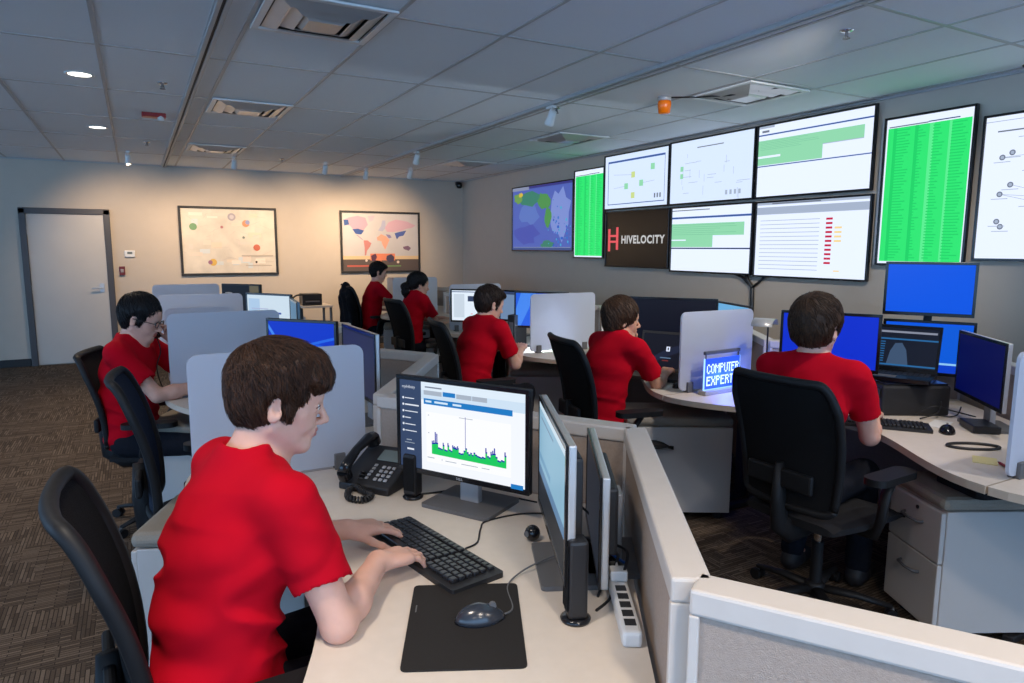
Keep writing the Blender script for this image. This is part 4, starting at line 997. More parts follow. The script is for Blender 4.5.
m = MB(); letters = emit8(200, 226, 255, 1.7)
GL = {'C':['0110','1001','1000','1000','1001','0110'],'O':['0110','1001','1001','1001','1001','0110'],'M':['10001','11011','10101','10001','10001','10001'],'P':['1110','1001','1110','1000','1000','1000'],
      'U':['1001','1001','1001','1001','1001','0110'],'T':['111','010','010','010','010','010'],'E':['1111','1000','1110','1000','1000','1111'],'R':['1110','1001','1110','1010','1001','1001'],'X':['1001','1001','0110','0110','1001','1001'],'/':['001','001','010','010','100','100']}
for word, zt, px_ in (('COMPUTER', .148, .0063), ('EXPERT/', .088, .0072)):
    yy = -.112
    for ch in word:
        g_ = GL[ch]
        for r_, row in enumerate(g_):
            for c_, v in enumerate(row):
                if v == '1': m.box(.003, yy+c_*px_, zt-(r_+1)*.0078+.0008, .0042, yy+(c_+1)*px_-.0006, zt-r_*.0078, letters)
        yy += (len(g_[0])+.65)*px_
m.build('sign_lettering', sg)
m = MB(); m.cbox(-.012, -.125, .195, .006, .125, .212, mat('sign_clip', (.1,.11,.13,1), .4), .003); m.box(-.003, -.12, .175, .002, -.115, .2, M_grey); m.box(-.003, .115, .175, .002, .12, .2, M_grey); m.build('top_rail', sg)
def pointl(name, loc, e, col, r=.02):
    l = bpy.data.lights.new(name, 'POINT'); l.energy = e; l.color = col; l.shadow_soft_size = r
    o = bpy.data.objects.new(name, l); C.objects.link(o); o.location = loc
pointl('sign_and_underdesk_glow', (2.86, 2.73, .83), K_SIGN, (.05, .15, 1), .05)
pointl('sign_and_underdesk_glow', (3.04, 2.73, .83), K_SIGN, (.05, .15, 1), .05)
# unseen blue point light under the desk, no fixture and not the sign
pointl('sign_and_underdesk_glow', (2.95, 2.75, .30), K_SIGN*.25, (.08, .12, 1), .1)

# task lamp with a silver half-round head
tl = thing('task_lamp', 'silver task lamp with a curved head, beside the divider with the blue sign', 'lamp', (3.15, 2.70, ZD), R(-62))
tl.scale = (1.25, 1.25, 1.0)
m = MB(); m.lathe([(.06, 0), (.062, .01), (.03, .016)], M_black_m); m.build('lamp_base', tl)
m = MB(); m.cyl((0, .0, .01), (0, .0, .385), .004, M_black_m, n=8); m.cyl((0, -.045, .01), (0, -.045, .20), .003, M_black_m, n=8); m.tube([(0, -.045, .2), (0, 0, .22)], .003, M_black_m, 6); m.build('post', tl)
m = MB(); m.sphere((0, 0, .39), .022, M_black_m, 14); m.build('pivot', tl)
m = MB(); N = 12
vs_ = []
for k in range(N+1):
    a = PI*k/N
    for x_ in (-.045, .045):
        for r_ in (.048, .044): vs_.append((x_, -.065+math.cos(a)*r_*1.35, .382+math.sin(a)*r_*.85))
fs_ = []
for k in range(N):
    o_ = k*4; fs_ += [(o_, o_+4, o_+6, o_+2), (o_+1, o_+3, o_+7, o_+5), (o_, o_+1, o_+5, o_+4), (o_+2, o_+6, o_+7, o_+3)]
m.add(vs_, fs_, M_silver, True); m.build('lamp_shade', tl)
# bright lamp behind the frosted divider
dl = thing('desk_lamp', 'bright desk lamp glowing through the frosted divider', 'lamp', (2.88, 4.67, ZD), R(-90))
m = MB(); m.lathe([(.05, 0), (.05, .012), (.02, .02)], M_white); m.build('lamp_base', dl)
m = MB(); m.cyl((0, 0, .02), (0, 0, .17), .008, M_white, n=10); m.build('stem', dl)
m = MB(); m.sphere((0, 0, .20), .030, emit8(220, 236, 255, 6), 16); m.build('bulb', dl)
pointl('desk_lamp_glow', (2.84, 4.562, ZD+.15), K_LAMP, (.75, .87, 1), .01)

# odds and ends farther off
def box_item(name, label, cat, x, y, rz, w, d, h, m, z0=ZD, part='panel'):
    t = thing(name, label, cat, (x, y, z0), rz); a = MB(); a.cbox(-d/2, -w/2, 0, d/2, w/2, h, m, .006); a.build('housing', t)
    return t
b1 = box_item('computer_tower', 'black slim computer tower on the desk left of the blue monitor behind the glowing divider', 'computer', 2.78, 4.98, R(30), .07, .2, .26, M_black)
a = MB(); a.cbox(-.102, -.02, .05, -.1, .02, .2, M_grey, .001); a.build('front_grille', b1)
def tall_cab(label, x, y, rz, w, d, h):
    t = thing('storage_cabinet', label, 'cabinet', (x, y, 0), rz)
    a = MB(); a.cbox(-d/2, -w/2, 0, d/2, w/2, h, M_cab, .006); a.build('body', t)
    for s in (0, 1):
        a = MB(); a.cbox(-d/2-.014, -w/2+.004+s*(w/2-.002), .04, -d/2, -.002+s*(w/2-.002), h-.01, M_cab, .003); dd = a.build('door', t)
        q = MB(); yy = -.03+s*.06; q.cyl((-d/2-.02, yy, h*.5), (-d/2-.02, yy, h*.5+.1), .005, M_alu); q.build('handle', dd)
    return t
tall_cab('grey storage cabinet against the wall behind the person with a ponytail', 3.25, 8.95, R(-90), .42, .4, 1.14)
tall_cab('low pale cabinet by the wall under the satellite map screen', 4.55, 7.2, 0, .6, .45, 1.0)
# open carton and folders on the far left desk
t = thing('monitor_arm_screen', 'dark monitor beside a beige folder on the last left desk, under the bubble-chart poster', 'monitor', (.84, 6.78, ZD), R(222))
X = Matrix.Translation((0, 0, .33))
a = MB(); a.cbox(-.03, -.22, -.14, 0, .22, .14, M_black_m, .005, X=X); a.build('monitor_housing', t)
screen(.41, .25, emit8(30, 34, 44, .4), [('r', .75, 0, 1, 1, emit8(150, 140, 110, .4))], x=.002, zc=.33).build('display', t)
a = MB(); a.cbox(-.06, -.03, .01, -.035, .03, .3, M_black_m, .003); a.cbox(-.13, -.1, 0, .04, .1, .012, M_black_m, .004); a.build('stand_base', t)
t = thing('document_folder', 'beige upright folder standing beside the dark monitor under the bubble-chart poster', 'folder', (.72, 6.62, ZD), R(10))
a = MB(); a.cbox(-.02, -.05, 0, .02, .05, .40, mat('folder_beige', srgb(150, 136, 118), .7, var=.05), .004); a.build('folder_cover', t)
a = MB(); a.box(-.016, -.048, .4, .016, .048, .405, M_white); a.build('pages', t)
# jacket on the back of the farthest chair: drawn with the people
# wall side small table with a phone and looped cables
t = thing('side_table', 'small table with a looped cable against the wall left of the chair with the jacket', 'table', (2.15, 10.25, 0), 0)
a = MB(); a.cbox(-.35, -.25, .68, .35, .25, .71, M_desk, .004); a.build('table_top', t)
for sx in (-.32, .32):
    for sy in (-.22, .22): a = MB(); a.cyl((sx, sy, 0), (sx, sy, .68), .02, M_grey, n=10); a.build('leg', t)
t = thing('box_printer', 'small black device on the side table by the far wall', 'printer', (2.22, 10.2, .71), 0)
a = MB(); a.cbox(-.14, -.12, 0, .14, .12, .17, M_black, .01); a.build('housing', t)
a = MB(); a.cbox(-.1, -.125, .05, .1, -.12, .07, M_grey, .002); a.build('slot', t)
cable([(2.10, 10.1, .87), (1.98, 10.05, .86), (1.9, 10.02, .78), (1.93, 10.02, .72)], .012, 'dark cable loop hanging off the device on the side table')
# ---------------------------------------------------------------- figures: smooth blended volumes turned into one continuous skin
f32 = np.float32
def V3(*a): return np.array(a, dtype=np.float64)
class Vol:
    """A list of rounded cones and ellipsoids blended into one surface."""
    def __init__(s): s.p = []; s.noise = None
    def cone(s, a, b, r1, r2=None, k=.02, op='u'): s.p.append(('c', V3(*a), V3(*b), r1, r1 if r2 is None else r2, k, op)); return s
    def ell(s, c, r, rot=None, k=.02, op='u'):
        s.p.append(('e', V3(*c), V3(*r), np.array(rot) if rot is not None else np.eye(3), None, k, op)); return s
    def plane(s, c, n, k=.004):      # keep what lies behind the plane
        n = V3(*n); s.p.append(('p', V3(*c), n/np.linalg.norm(n), None, None, k, 's')); return s
    def chain(s, pts, rs, k=.02):
        for i in range(len(pts)-1): s.cone(pts[i], pts[i+1], rs[i], rs[i+1], k)
        return s
    @staticmethod
    def dist(q, P):
        if q[0] == 'c':
            ba = q[2]-q[1]; L2 = max(ba@ba, 1e-12); t = np.clip(((P-q[1])@ba)/L2, 0, 1)
            return np.linalg.norm(P-q[1]-t[:, None]*ba, axis=1)-(q[3]+(q[4]-q[3])*t)
        if q[0] == 'e':
            L = (P-q[1])@q[3]; a = L/q[2]; k0 = np.linalg.norm(a, axis=1); k1 = np.linalg.norm(a/q[2], axis=1)+1e-9
            return np.where(k0 < 1e-6, -q[2].min(), k0*(k0-1)/k1)
        return -((P-q[1])@q[2])      # 'p': negative in front
    def eval(s, P, pr):
        d = None
        for q in pr:
            e = s.dist(q, P); k = q[5]
            if d is None: d = e if q[6] == 'u' else np.full(len(P), .05); 
            elif q[6] == 'u': h = np.clip(.5+.5*(e-d)/k, 0, 1); d = e+(d-e)*h-k*h*(1-h)
            else: h = np.clip(.5-.5*(-e-d)/k, 0, 1); h = np.clip(.5+.5*(-e-d)/(-k) if False else .5-.5*(d+e)/k, 0, 1); d = d+(-e-d)*h+k*h*(1-h)
        if s.noise is not None: d = d+s.noise(P)
        return d
    def mesh(s, cell, lo, hi):
        lo = np.array(lo, float); hi = np.array(hi, float); B = 12
        nb = np.maximum(1, np.ceil((hi-lo)/cell/B).astype(int)); N = nb*B
        G = np.full(N+1, .1, f32)
        ii = np.stack(np.meshgrid(*[np.arange(n) for n in nb], indexing='ij'), -1).reshape(-1, 3)
        cen = lo+(ii+.5)*B*cell; rad = B*cell*.5*1.7321
        D = np.stack([s.dist(q, cen) for q in s.p], 1)
        # coarse value per block
        full = s.eval(cen, s.p)
        ub = np.array([q[6] == 'u' for q in s.p])
        mind = D[:, ub].min(1)
        act = (mind < rad+.03) & (np.abs(full) < rad*1.6+.02)
        loc = np.stack(np.meshgrid(*[np.arange(B+1)]*3, indexing='ij'), -1).reshape(-1, 3)
        for bi in range(len(ii)):
            i, j, k = ii[bi]*B
            if not act[bi]:
                if full[bi] < 0: G[i:i+B+1, j:j+B+1, k:k+B+1] = np.minimum(G[i:i+B+1, j:j+B+1, k:k+B+1], -.05)
        for bi in np.nonzero(act)[0]:
            i, j, k = ii[bi]*B; P = lo+(ii[bi]*B+loc)*cell; dd = D[bi]; m = mind[bi]
            pr = [q for n_, q in enumerate(s.p) if (q[6] == 'u' and dd[n_]-rad < m+rad+q[5]+.01) or (q[6] == 's' and abs(dd[n_]) < rad*2+.05 or q[6] == 's' and dd[n_] < 0)]
            if not any(q[6] == 'u' for q in pr): continue
            G[i:i+B+1, j:j+B+1, k:k+B+1] = s.eval(P, pr).reshape(B+1, B+1, B+1)
        return nets(G, lo, cell)
def nets(G, lo, cell):
    S = G < 0; n = np.array(G.shape)
    c = np.zeros(n-1, np.uint8)
    sl = lambda a, ax, m: a
    for dx in (0, 1):
        for dy in (0, 1):
            for dz in (0, 1): c += S[dx:n[0]-1+dx, dy:n[1]-1+dy, dz:n[2]-1+dz]
    ac = np.argwhere((c > 0) & (c < 8)); idx = np.full(n-1, -1, np.int32); idx[tuple(ac.T)] = np.arange(len(ac))
    acc = np.zeros((len(ac), 3)); cnt = np.zeros(len(ac))
    cs = [(a, b_, d) for a in (0, 1) for b_ in (0, 1) for d in (0, 1)]
    for p in cs:
        for ax in range(3):
            if p[ax] == 0:
                q = list(p); q[ax] = 1
                g0 = G[ac[:, 0]+p[0], ac[:, 1]+p[1], ac[:, 2]+p[2]]; g1 = G[ac[:, 0]+q[0], ac[:, 1]+q[1], ac[:, 2]+q[2]]
                m = (g0 < 0) != (g1 < 0); t = np.where(m, g0/np.where(m, g0-g1, 1), 0)
                pt = np.tile(np.array(p, float), (len(ac), 1)); pt[:, ax] += t
                acc[m] += pt[m]; cnt[m] += 1
    V = lo+(ac+acc/cnt[:, None])*cell
    F = []
    for ax in range(3):
        o = [d for d in range(3) if d != ax]
        a0 = [slice(None)]*3; a1 = [slice(None)]*3; a0[ax] = slice(0, n[ax]-1); a1[ax] = slice(1, n[ax])
        A = S[tuple(a0)]; Bm = S[tuple(a1)]
        e = np.argwhere(A != Bm)
        e = e[(e[:, o[0]] > 0) & (e[:, o[1]] > 0) & (e[:, o[0]] < n[o[0]]-1) & (e[:, o[1]] < n[o[1]]-1)]
        def at(d0, d1):
            w_ = e.copy(); w_[:, o[0]] -= d0; w_[:, o[1]] -= d1; return idx[tuple(w_.T)]
        q = np.stack([at(1, 1), at(0, 1), at(0, 0), at(1, 0)], 1)
        inside = A[tuple(e.T)]
        flip = inside if ax != 1 else ~inside
        q[~flip] = q[~flip][:, ::-1]
        F.append(q)
    F = np.concatenate(F); F = F[(F >= 0).all(1)]
    return V, F
def vmesh(name, VF, mats, parent, facemat=None, smooth_it=0):
    V, F = VF
    me = bpy.data.meshes.new(name)
    me.vertices.add(len(V)); me.vertices.foreach_set('co', V.astype(f32).ravel())
    me.loops.add(len(F)*4); me.loops.foreach_set('vertex_index', F.astype(np.int32).ravel())
    me.polygons.add(len(F)); me.polygons.foreach_set('loop_start', np.arange(0, len(F)*4, 4, dtype=np.int32)); me.polygons.foreach_set('loop_total', np.full(len(F), 4, np.int32))
    me.polygons.foreach_set('use_smooth', np.ones(len(F), bool))
    for m in mats: me.materials.append(m)
    if facemat is not None: me.polygons.foreach_set('material_index', facemat(V[F].mean(1)).astype(np.int32))
    me.update(calc_edges=True)
    o = bpy.data.objects.new(name, me); C.objects.link(o); o.parent = parent
    if smooth_it:
        md = o.modifiers.new('smooth', 'SMOOTH'); md.factor = .5; md.iterations = smooth_it
    return o
def rotm(rx=0, ry=0, rz=0): return np.array(Euler((rx, ry, rz)).to_matrix())
def vnoise(P, seed):
    """smooth value noise, vectorised"""
    Q = P+seed*17.3; i = np.floor(Q).astype(np.int64); f_ = Q-i; f_ = f_*f_*(3-2*f_)
    def h(a, b_, c_):
        x = (a*374761393+b_*668265263+c_*2147483647+seed*1013904223) & 0xffffffff
        x = ((x ^ (x >> 13))*1274126177) & 0xffffffff; return ((x ^ (x >> 16)) & 0xffff)/65535.0
    r = 0
    for a in (0, 1):
        for b_ in (0, 1):
            for c_ in (0, 1):
                w_ = (f_[:, 0] if a else 1-f_[:, 0])*(f_[:, 1] if b_ else 1-f_[:, 1])*(f_[:, 2] if c_ else 1-f_[:, 2])
                r = r+w_*h(i[:, 0]+a, i[:, 1]+b_, i[:, 2]+c_)
    return r-.5

M_skin = mat('skin', srgb(214, 166, 146), .5, spec=.35, sss=.12, var=.05, vscale=30, bump=.04, bscale=300)
M_skin2 = mat('skin_tan', srgb(200, 150, 124), .5, spec=.35, sss=.12, var=.05, vscale=30)
M_lip = mat('lips', srgb(186, 112, 104), .4, spec=.4, sss=.1)
M_shirt = mat('red_cotton', srgb(186, 6, 30), .9, spec=.1, var=.05, vscale=14, bump=.12, bscale=700)
M_jean = mat('dark_denim', srgb(26, 28, 36), .9, spec=.15, var=.15, vscale=60, bump=.2, bscale=600)
M_khaki = mat('khaki_cloth', srgb(96, 80, 62), .9, spec=.15, var=.1, vscale=40, bump=.2, bscale=500)
M_shoe = mat('shoe_dark', (.02, .02, .024, 1), .6, var=.1)
def hair_mat(name, c1, c2):
    m = bpy.data.materials.new(name); m.use_nodes = True; nt = m.node_tree; b = nt.nodes['Principled BSDF']
    tc = nt.nodes.new('ShaderNodeAttribute'); tc.attribute_name = 'flow'; mp = nt.nodes.new('ShaderNodeMapping'); mp.inputs['Scale'].default_value = (16, 16, 16)
    n = nt.nodes.new('ShaderNodeTexNoise'); n.inputs['Scale'].default_value = 2.2; n.inputs['Detail'].default_value = 5; n.inputs['Distortion'].default_value = .6
    cr = nt.nodes.new('ShaderNodeValToRGB'); cr.color_ramp.elements[0].position = .35; cr.color_ramp.elements[0].color = c1; cr.color_ramp.elements[1].position = .72; cr.color_ramp.elements[1].color = c2
    nt.links.new(tc.outputs['Vector'], mp.inputs[0]); nt.links.new(mp.outputs[0], n.inputs['Vector']); nt.links.new(n.outputs['Fac'], cr.inputs[0]); nt.links.new(cr.outputs[0], b.inputs['Base Color'])
    b.inputs['Roughness'].default_value = .5; b.inputs['Specular IOR Level'].default_value = .28
    bp = nt.nodes.new('ShaderNodeBump'); bp.inputs['Strength'].default_value = .6; bp.inputs['Distance'].default_value = .004
    nt.links.new(n.outputs['Fac'], bp.inputs['Height']); nt.links.new(bp.outputs[0], b.inputs['Normal']); return m
H_brown = hair_mat('hair_brown', srgb(24, 15, 11), srgb(86, 55, 36))
H_black = hair_mat('hair_black', srgb(10, 9, 10), srgb(34, 30, 32))
H_mid = hair_mat('hair_ash_brown', srgb(30, 20, 14), srgb(92, 62, 40))
H_dark = hair_mat('hair_dark_brown', srgb(20, 14, 12), srgb(66, 46, 36))
M_eye = mat('eye_white', srgb(225, 222, 218), .2, spec=.6); M_iris = mat('iris', (.03, .02, .015, 1), .15, spec=.7)

def ik(S, W, l1, l2, pole):
    d = W-S; L = np.linalg.norm(d); L = min(L, (l1+l2)*.999); u = d/np.linalg.norm(d); W = S+u*L
    a = (l1*l1-l2*l2+L*L)/(2*L); h = math.sqrt(max(0, l1*l1-a*a)); p = pole-u*(pole@u); p = p/np.linalg.norm(p)
    return S+u*a+p*h, W

def comb(A, HV, n, wd, flow, hd, HR_, hs, seed, ln):
    """fine combed locks laid over the hair volume, following its flow away from the crown"""
    V, F = HV; rg_ = np.random.RandomState(seed); no = A.noise; A.noise = None
    ev = lambda P: A.eval(P, A.p); e = .002
    def grad(P):
        g = np.stack([ev(P+np.eye(3)[i]*e)-ev(P-np.eye(3)[i]*e) for i in range(3)], 1); return g/(np.linalg.norm(g, axis=1)[:, None]+1e-9)
    P = V[rg_.randint(0, len(V), n)].copy(); L_ = ln*hs*rg_.uniform(.5, 1.1, n); K = 6; lift = rg_.uniform(.0, .0035, n)
    th0 = flow(P)[0]; keep = th0 > .12; P = P[keep]; L_ = L_[keep]; lift = lift[keep]; n = len(P)
    jit = rg_.normal(0, .22, n); pts = []; nrm = []
    for k in range(K):
        g = grad(P); d0 = ev(P); pts.append(P+g*(lift*(.3+k/(K-1))+.0006)[:, None]); nrm.append(g)
        t0, p0, _ = flow(P); T_ = np.zeros_like(P)
        for i in range(3):
            t1, p1, _ = flow(P+np.eye(3)[i]*e); T_[:, i] = t1-t0
        T_ -= g*(T_*g).sum(1)[:, None]; T_ /= np.linalg.norm(T_, axis=1)[:, None]+1e-9
        S_ = np.cross(g, T_); T_ = T_*np.cos(jit)[:, None]+S_*np.sin(jit)[:, None]
        P = P+T_*(L_/(K-1))[:, None]; P = P-grad(P)*(ev(P)-d0)[:, None]*.9
    pts = np.stack(pts, 1); nrm = np.stack(nrm, 1)                      # n,K,3
    dd = np.gradient(pts, axis=1); sd = np.cross(nrm, dd); sd /= np.linalg.norm(sd, axis=2)[:, :, None]+1e-9
    w_ = np.array([.4, 1, 1, .85, .55, .05])*wd
    W3 = w_[None, :, None]; a = pts-sd*W3; b_ = pts+sd*W3; c_ = pts+nrm*W3*.7
    VV = np.stack([a, b_, c_], 2).reshape(-1, 3); o = np.arange(n)[:, None]*K*3+np.arange(K-1)[None, :]*3
    FF = []
    for i, j in ((0, 1), (1, 2), (2, 0)): FF.append(np.stack([o+i, o+j, o+3+j, o+3+i], -1).reshape(-1, 4))
    A.noise = no
    return np.concatenate([V, VV]), np.concatenate([F, np.concatenate(FF)+len(V)])
def person(label, x, y, rz, H=None, lean=.10, head=(.19, 0, 1.215), hyaw=0, hpitch=0, hroll=0, handR=None, handL=None, hdR=None, hdL=None, curlR=.55, curlL=.55, nR=(0,0,-1), nL=(0,0,-1),
           hair='short', hairm=None, skin=None, pants=None, cell=.006, bodyw=1.0, glasses=False, seed=1, shirtcell=None, poleR=(-.3, -.8, -.6), poleL=(-.3, .8, -.6), pelz=.56, pelx=0, hs=1.0, fine=False, sh_yaw=0, legs=True, fold=1.3, ul=.285, fl=.255, puff=0, strands=0):
    skin = skin or M_skin; pants = pants or M_jean; hairm = hairm or H_brown
    t = thing('person', label, 'person', (x, y, 0), rz)
    hd = V3(*head); w = bodyw
    pel = V3(pelx, 0, pelz); nb = V3(lean+.02, 0, pelz+.50)          # neck base
    def sp(s): return pel*(1-s)+nb*s+V3(-.035*math.sin(PI*s), 0, 0)
    cy_, sy_ = math.cos(sh_yaw), math.sin(sh_yaw)
    def lat(y_, dx=0, dz=0): return V3(-sy_*y_+dx, cy_*y_, dz)
    shR = sp(.93)+lat(-.178*w, .012, .0); shL = sp(.93)+lat(.178*w, .012, .0)
    HR = V3(*(handR or (.52, -.1, .775))); HL = V3(*(handL or (.52, .1, .775)))
    elR, wrR = ik(shR, HR, ul, fl, V3(*poleR)); elL, wrL = ik(shL, HL, ul, fl, V3(*poleL))
    hipR, hipL = pel+V3(0.01, -.09, -.02), pel+V3(0.01, .09, -.02)
    knR, knL = pel+V3(.42, -.13, -.03), pel+V3(.42, .13, -.03)
    anR, anL = V3(pelx+.40, -.14, .09), V3(pelx+.34, .14, .09)
    # ---- head frame
    HR_ = rotm(hroll, hpitch, hyaw)
    def h(px, py, pz): return hd+(HR_ @ V3(px, py, pz))*hs
    B = Vol()
    def headvol(B):
        k = .016
        B.ell(h(-.016, 0, .038), V3(.096, .0765, .085)*hs, HR_, k)
        B.ell(h(.022, 0, -.02), V3(.066, .060, .085)*hs, HR_, .03)
        B.ell(h(.042, 0, .035), V3(.050, .058, .052)*hs, HR_, .03)          # forehead
        for s in (-1, 1):
            B.cone(h(-.004, s*.054, -.052), h(.060, s*.018, -.096), .019*hs, .015*hs, .025)      # jaw
            B.cone(h(.052, s*.042, -.018), h(.062, s*.03, -.04), .017*hs, .018*hs, .022)        # cheek
        B.cone(h(.067, -.012, -.098), h(.067, .012, -.098), .0165*hs, .0165*hs, .022)           # chin
        B.cone(h(.078, -.03, .019), h(.078, .03, .019), .0115*hs, .0115*hs, .014)               # brow
        for s in (-1, 1): B.ell(h(.098, s*.031, -.001), V3(.018, .017, .0125)*hs, HR_, .010, 's')
        for s in (-1, 1): B.ell(h(.0735, s*.031, -.002), V3(.0145, .0165, .0135)*hs, HR_, .003)  # lids
        B.cone(h(.086, 0, .008), h(.108, 0, -.030), .0065*hs, .0088*hs, .009)                   # nose
        B.ell(h(.108, 0, -.035), V3(.0105, .0105, .009)*hs, HR_, .006)
        for s in (-1, 1): B.ell(h(.0985, s*.0115, -.0385), V3(.0095, .0065, .0072)*hs, HR_, .005)
        B.ell(h(.081, 0, -.062), V3(.012, .024, .018)*hs, HR_, .014)
        B.ell(h(.0915, 0, -.0595), V3(.0060, .0185, .0045)*hs, HR_, .004)
        B.ell(h(.0900, 0, -.0700), V3(.0062, .0165, .0052)*hs, HR_, .004)
        B.ell(h(.099, 0, -.0648), V3(.008, .021, .0016)*hs, HR_, .003, 's')
        for s in (-1, 1):                                                                       # ears
            ER = HR_ @ rotm(0, R(-12), R(s*22))
            B.ell(h(-.010, s*.078, -.006), V3(.0185, .0075, .031)*hs, ER, .006)
            B.ell(h(-.012, s*.079, -.028), V3(.010, .007, .011)*hs, ER, .006)
            B.ell(h(-.003, s*.0865, -.003), V3(.0115, .0075, .0195)*hs, ER, .003, 's')
    headvol(B)
    B.cone(h(-.030, 0, -.055), nb+V3(-.012, 0, .0), .050*w, .058*w, .03)
    B.cone(h(.010, 0, -.085), nb+V3(.02, 0, -.01), .034, .045, .03)
    for s in (-1, 1): B.cone(nb+lat(s*.03, -.01, .01), sp(.92)+lat(s*.15*w, 0, .0), .036, .036, .03)
    # ---- arms and hands
    for S_, E_, W_ in ((shR, elR, wrR), (shL, elL, wrL)):
        B.cone(S_, E_, .047*w, .037*w, .03)
        fm = E_*.68+W_*.32
        B.cone(E_, fm, .037*w, .038*w, .015); B.cone(fm, W_, .038*w, .0255*w, .02)
        B.ell(W_, (.024, .025, .019), None, .02)
    fingers = []
    for sd, E_, W_, hdir, nrm, curl in ((-1, elR, wrR, hdR, nR, curlR), (1, elL, wrL, hdL, nL, curlL)):
        d = V3(*hdir) if hdir else (W_-E_); d = d/np.linalg.norm(d)
        n_ = V3(*nrm); n_ = n_-d*(n_@d); n_ = n_/np.linalg.norm(n_)          # palm direction
        s_ = np.cross(d, n_)                                                # flipped so that it points to the little finger
        if sd == -1: s_ = -s_
        # s_ points to the thumb side?  keep: thumb = -s_
        q = lambda a, b_, c_: W_+d*a+s_*b_+n_*c_
        Rm_ = np.stack([d, s_, n_], 1)
        B.ell(q(.048, .0, .0), (.050, .040, .0155), Rm_, .016)
        B.cone(q(.012, -.012, .002), q(.078, -.026, -.001), .0165, .0125, .012); B.cone(q(.012, .012, .002), q(.074, .028, .001), .0155, .0115, .012)
        B.ell(q(.035, -.026, .010), (.028, .015, .014), Rm_, .012)           # thumb mound
        for fi, (off, ln, r0) in enumerate(((-.0285, .070, .0086), (-.0095, .078, .0088), (.0095, .073, .0084), (.0275, .057, .0075))):
            base = q(.083-.004*abs(fi-1), off, .0); a = curl*(.55+.12*fi); p = base; fan = (off/.03)*.10
            cr = 0; prev = r0
            for seg, (fr, ca) in enumerate(((.46, .45), (.30, .95), (.24, .75))):
                cr += a*ca; dd = d*math.cos(cr)+n_*math.sin(cr)+s_*fan; dd = dd/np.linalg.norm(dd)
                e = p+dd*ln*fr; r1 = r0*(1-.10*(seg+1)); B.cone(p, e, prev, r1, .0045 if seg else .006); p = e; prev = r1
        p = q(.030, -.034, .010)
        for seg, (ln, ca) in enumerate(((.036, .2), (.030, .35), (.024, .35))):
            ang = .75-.28*seg*(.6+curl)
            dd = d*math.cos(ang)-s_*math.sin(ang)*.85+n_*(.22+.16*seg); dd = dd/np.linalg.norm(dd)
            e = p+dd*ln; B.cone(p, e, .0115-.0012*seg, .0105-.0012*seg, .006); p = e
    # ---- trunk and legs under the clothes
    T = [(0.0, .125, .155), (.22, .112, .145), (.45, .108, .148), (.68, .110, .156), (.86, .090, .155)]
    for s_v, dx, wy in T: B.ell(sp(s_v), (dx, wy*w, .10), rotm(0, math.atan2(lean, .5), sh_yaw*s_v), .06)
    for hip, kn, an in ((hipR, knR, anR), (hipL, knL, anL)):
        B.cone(hip, kn, .072*w, .05, .03); B.cone(kn, an, .048, .034, .02); B.cone(an, an+V3(.12, 0, -.045), .034, .026, .02)
    allp = np.array([pel, nb, hd, elR, wrR, elL, wrL, knR, knL, anR, anL])
    lo = allp.min(0)-.19; hi = allp.max(0)+.19; lo[2] = max(lo[2], .0)
    lip = lambda c: np.where((np.abs(((c-hd)@HR_)/hs-V3(.090, 0, -.065)) < V3(.016, .0185, .0105)).all(1), 1, 0)
    body = vmesh('body', B.mesh(cell, lo, hi), [skin, M_lip], t, lip, smooth_it=1 if cell < .005 else 0)
    # eyes, brows
    for s in (-1, 1):
        e = MB(); c = h(.0792, s*.031, -.001)
        bm = bmesh.new(); bmesh.ops.create_uvsphere(bm, u_segments=20, v_segments=14, radius=.0104*hs); e.bm(bm, M_eye, True, X=Matrix.Translation(Vector(c)))
        fd = HR_ @ V3(1, s*.03, -.12); e.sphere(Vector(c+fd*.0062*hs), .0053*hs, M_iris, 12); e.build('eye', t)
        b_ = MB(); b_.tube([h(.083, s*.014, .0185), h(.0875, s*.026, .0235), h(.080, s*.042, .0215), h(.070, s*.050, .0165)], .003, hairm, 6, rs=[.0028*hs, .0036*hs, .003*hs, .0015*hs]); b_.build('eyebrow', t)
        lv = MB(); lv.tube([h(.0855, s*.019, -.001), h(.0895, s*.027, .0045), h(.0885, s*.036, .0040), h(.0805, s*.045, -.001)], .0011, hairm, 5); lv.build('eyelash', t)
    # ---- hair
    A = Vol(); sg = rng.random()
    def hl(P): return ((P-hd)@HR_)/hs
    if hair in ('short', 'crop', 'side', 'long'):
        th = {'crop': .009, 'short': .014, 'side': .014, 'long': .020}[hair]+puff
        A.ell(h(-.020, 0, .045), V3(.094+th, .079+th*.75, .085+th)*hs, HR_, .01)
        A.ell(h(-.040, 0, .0), V3(.060+th*.8, .068+th*.7, .085)*hs, HR_, .025)
        if hair in ('side', 'short'): A.ell(h(.045, 0, .088), V3(.062, .062, .030)*hs, HR_ @ rotm(0, R(12), 0), .02)
        if hair == 'side':
            A.ell(h(.066, -.012, .070), V3(.046, .066, .026)*hs, HR_ @ rotm(0, R(30), 0), .02)
            A.ell(h(.020, 0, .10), V3(.070, .064, .034)*hs, HR_, .02)
        if hair == 'long':
            A.ell(h(-.045, 0, -.035), V3(.062, .080, .060)*hs, HR_, .03)
            for s in (-1, 1): A.ell(h(.03, s*.066, .035), V3(.04, .018, .045)*hs, HR_, .02)
        # face window and ear window
        A.ell(h(.100, 0, -.040), V3(.070, .088, .094)*hs, HR_ @ rotm(0, R(-6), 0), .010, 's')
        A.ell(h(.115, 0, .0), V3(.055, .070, .056 if hair != 'side' else .052)*hs, HR_, .010, 's')
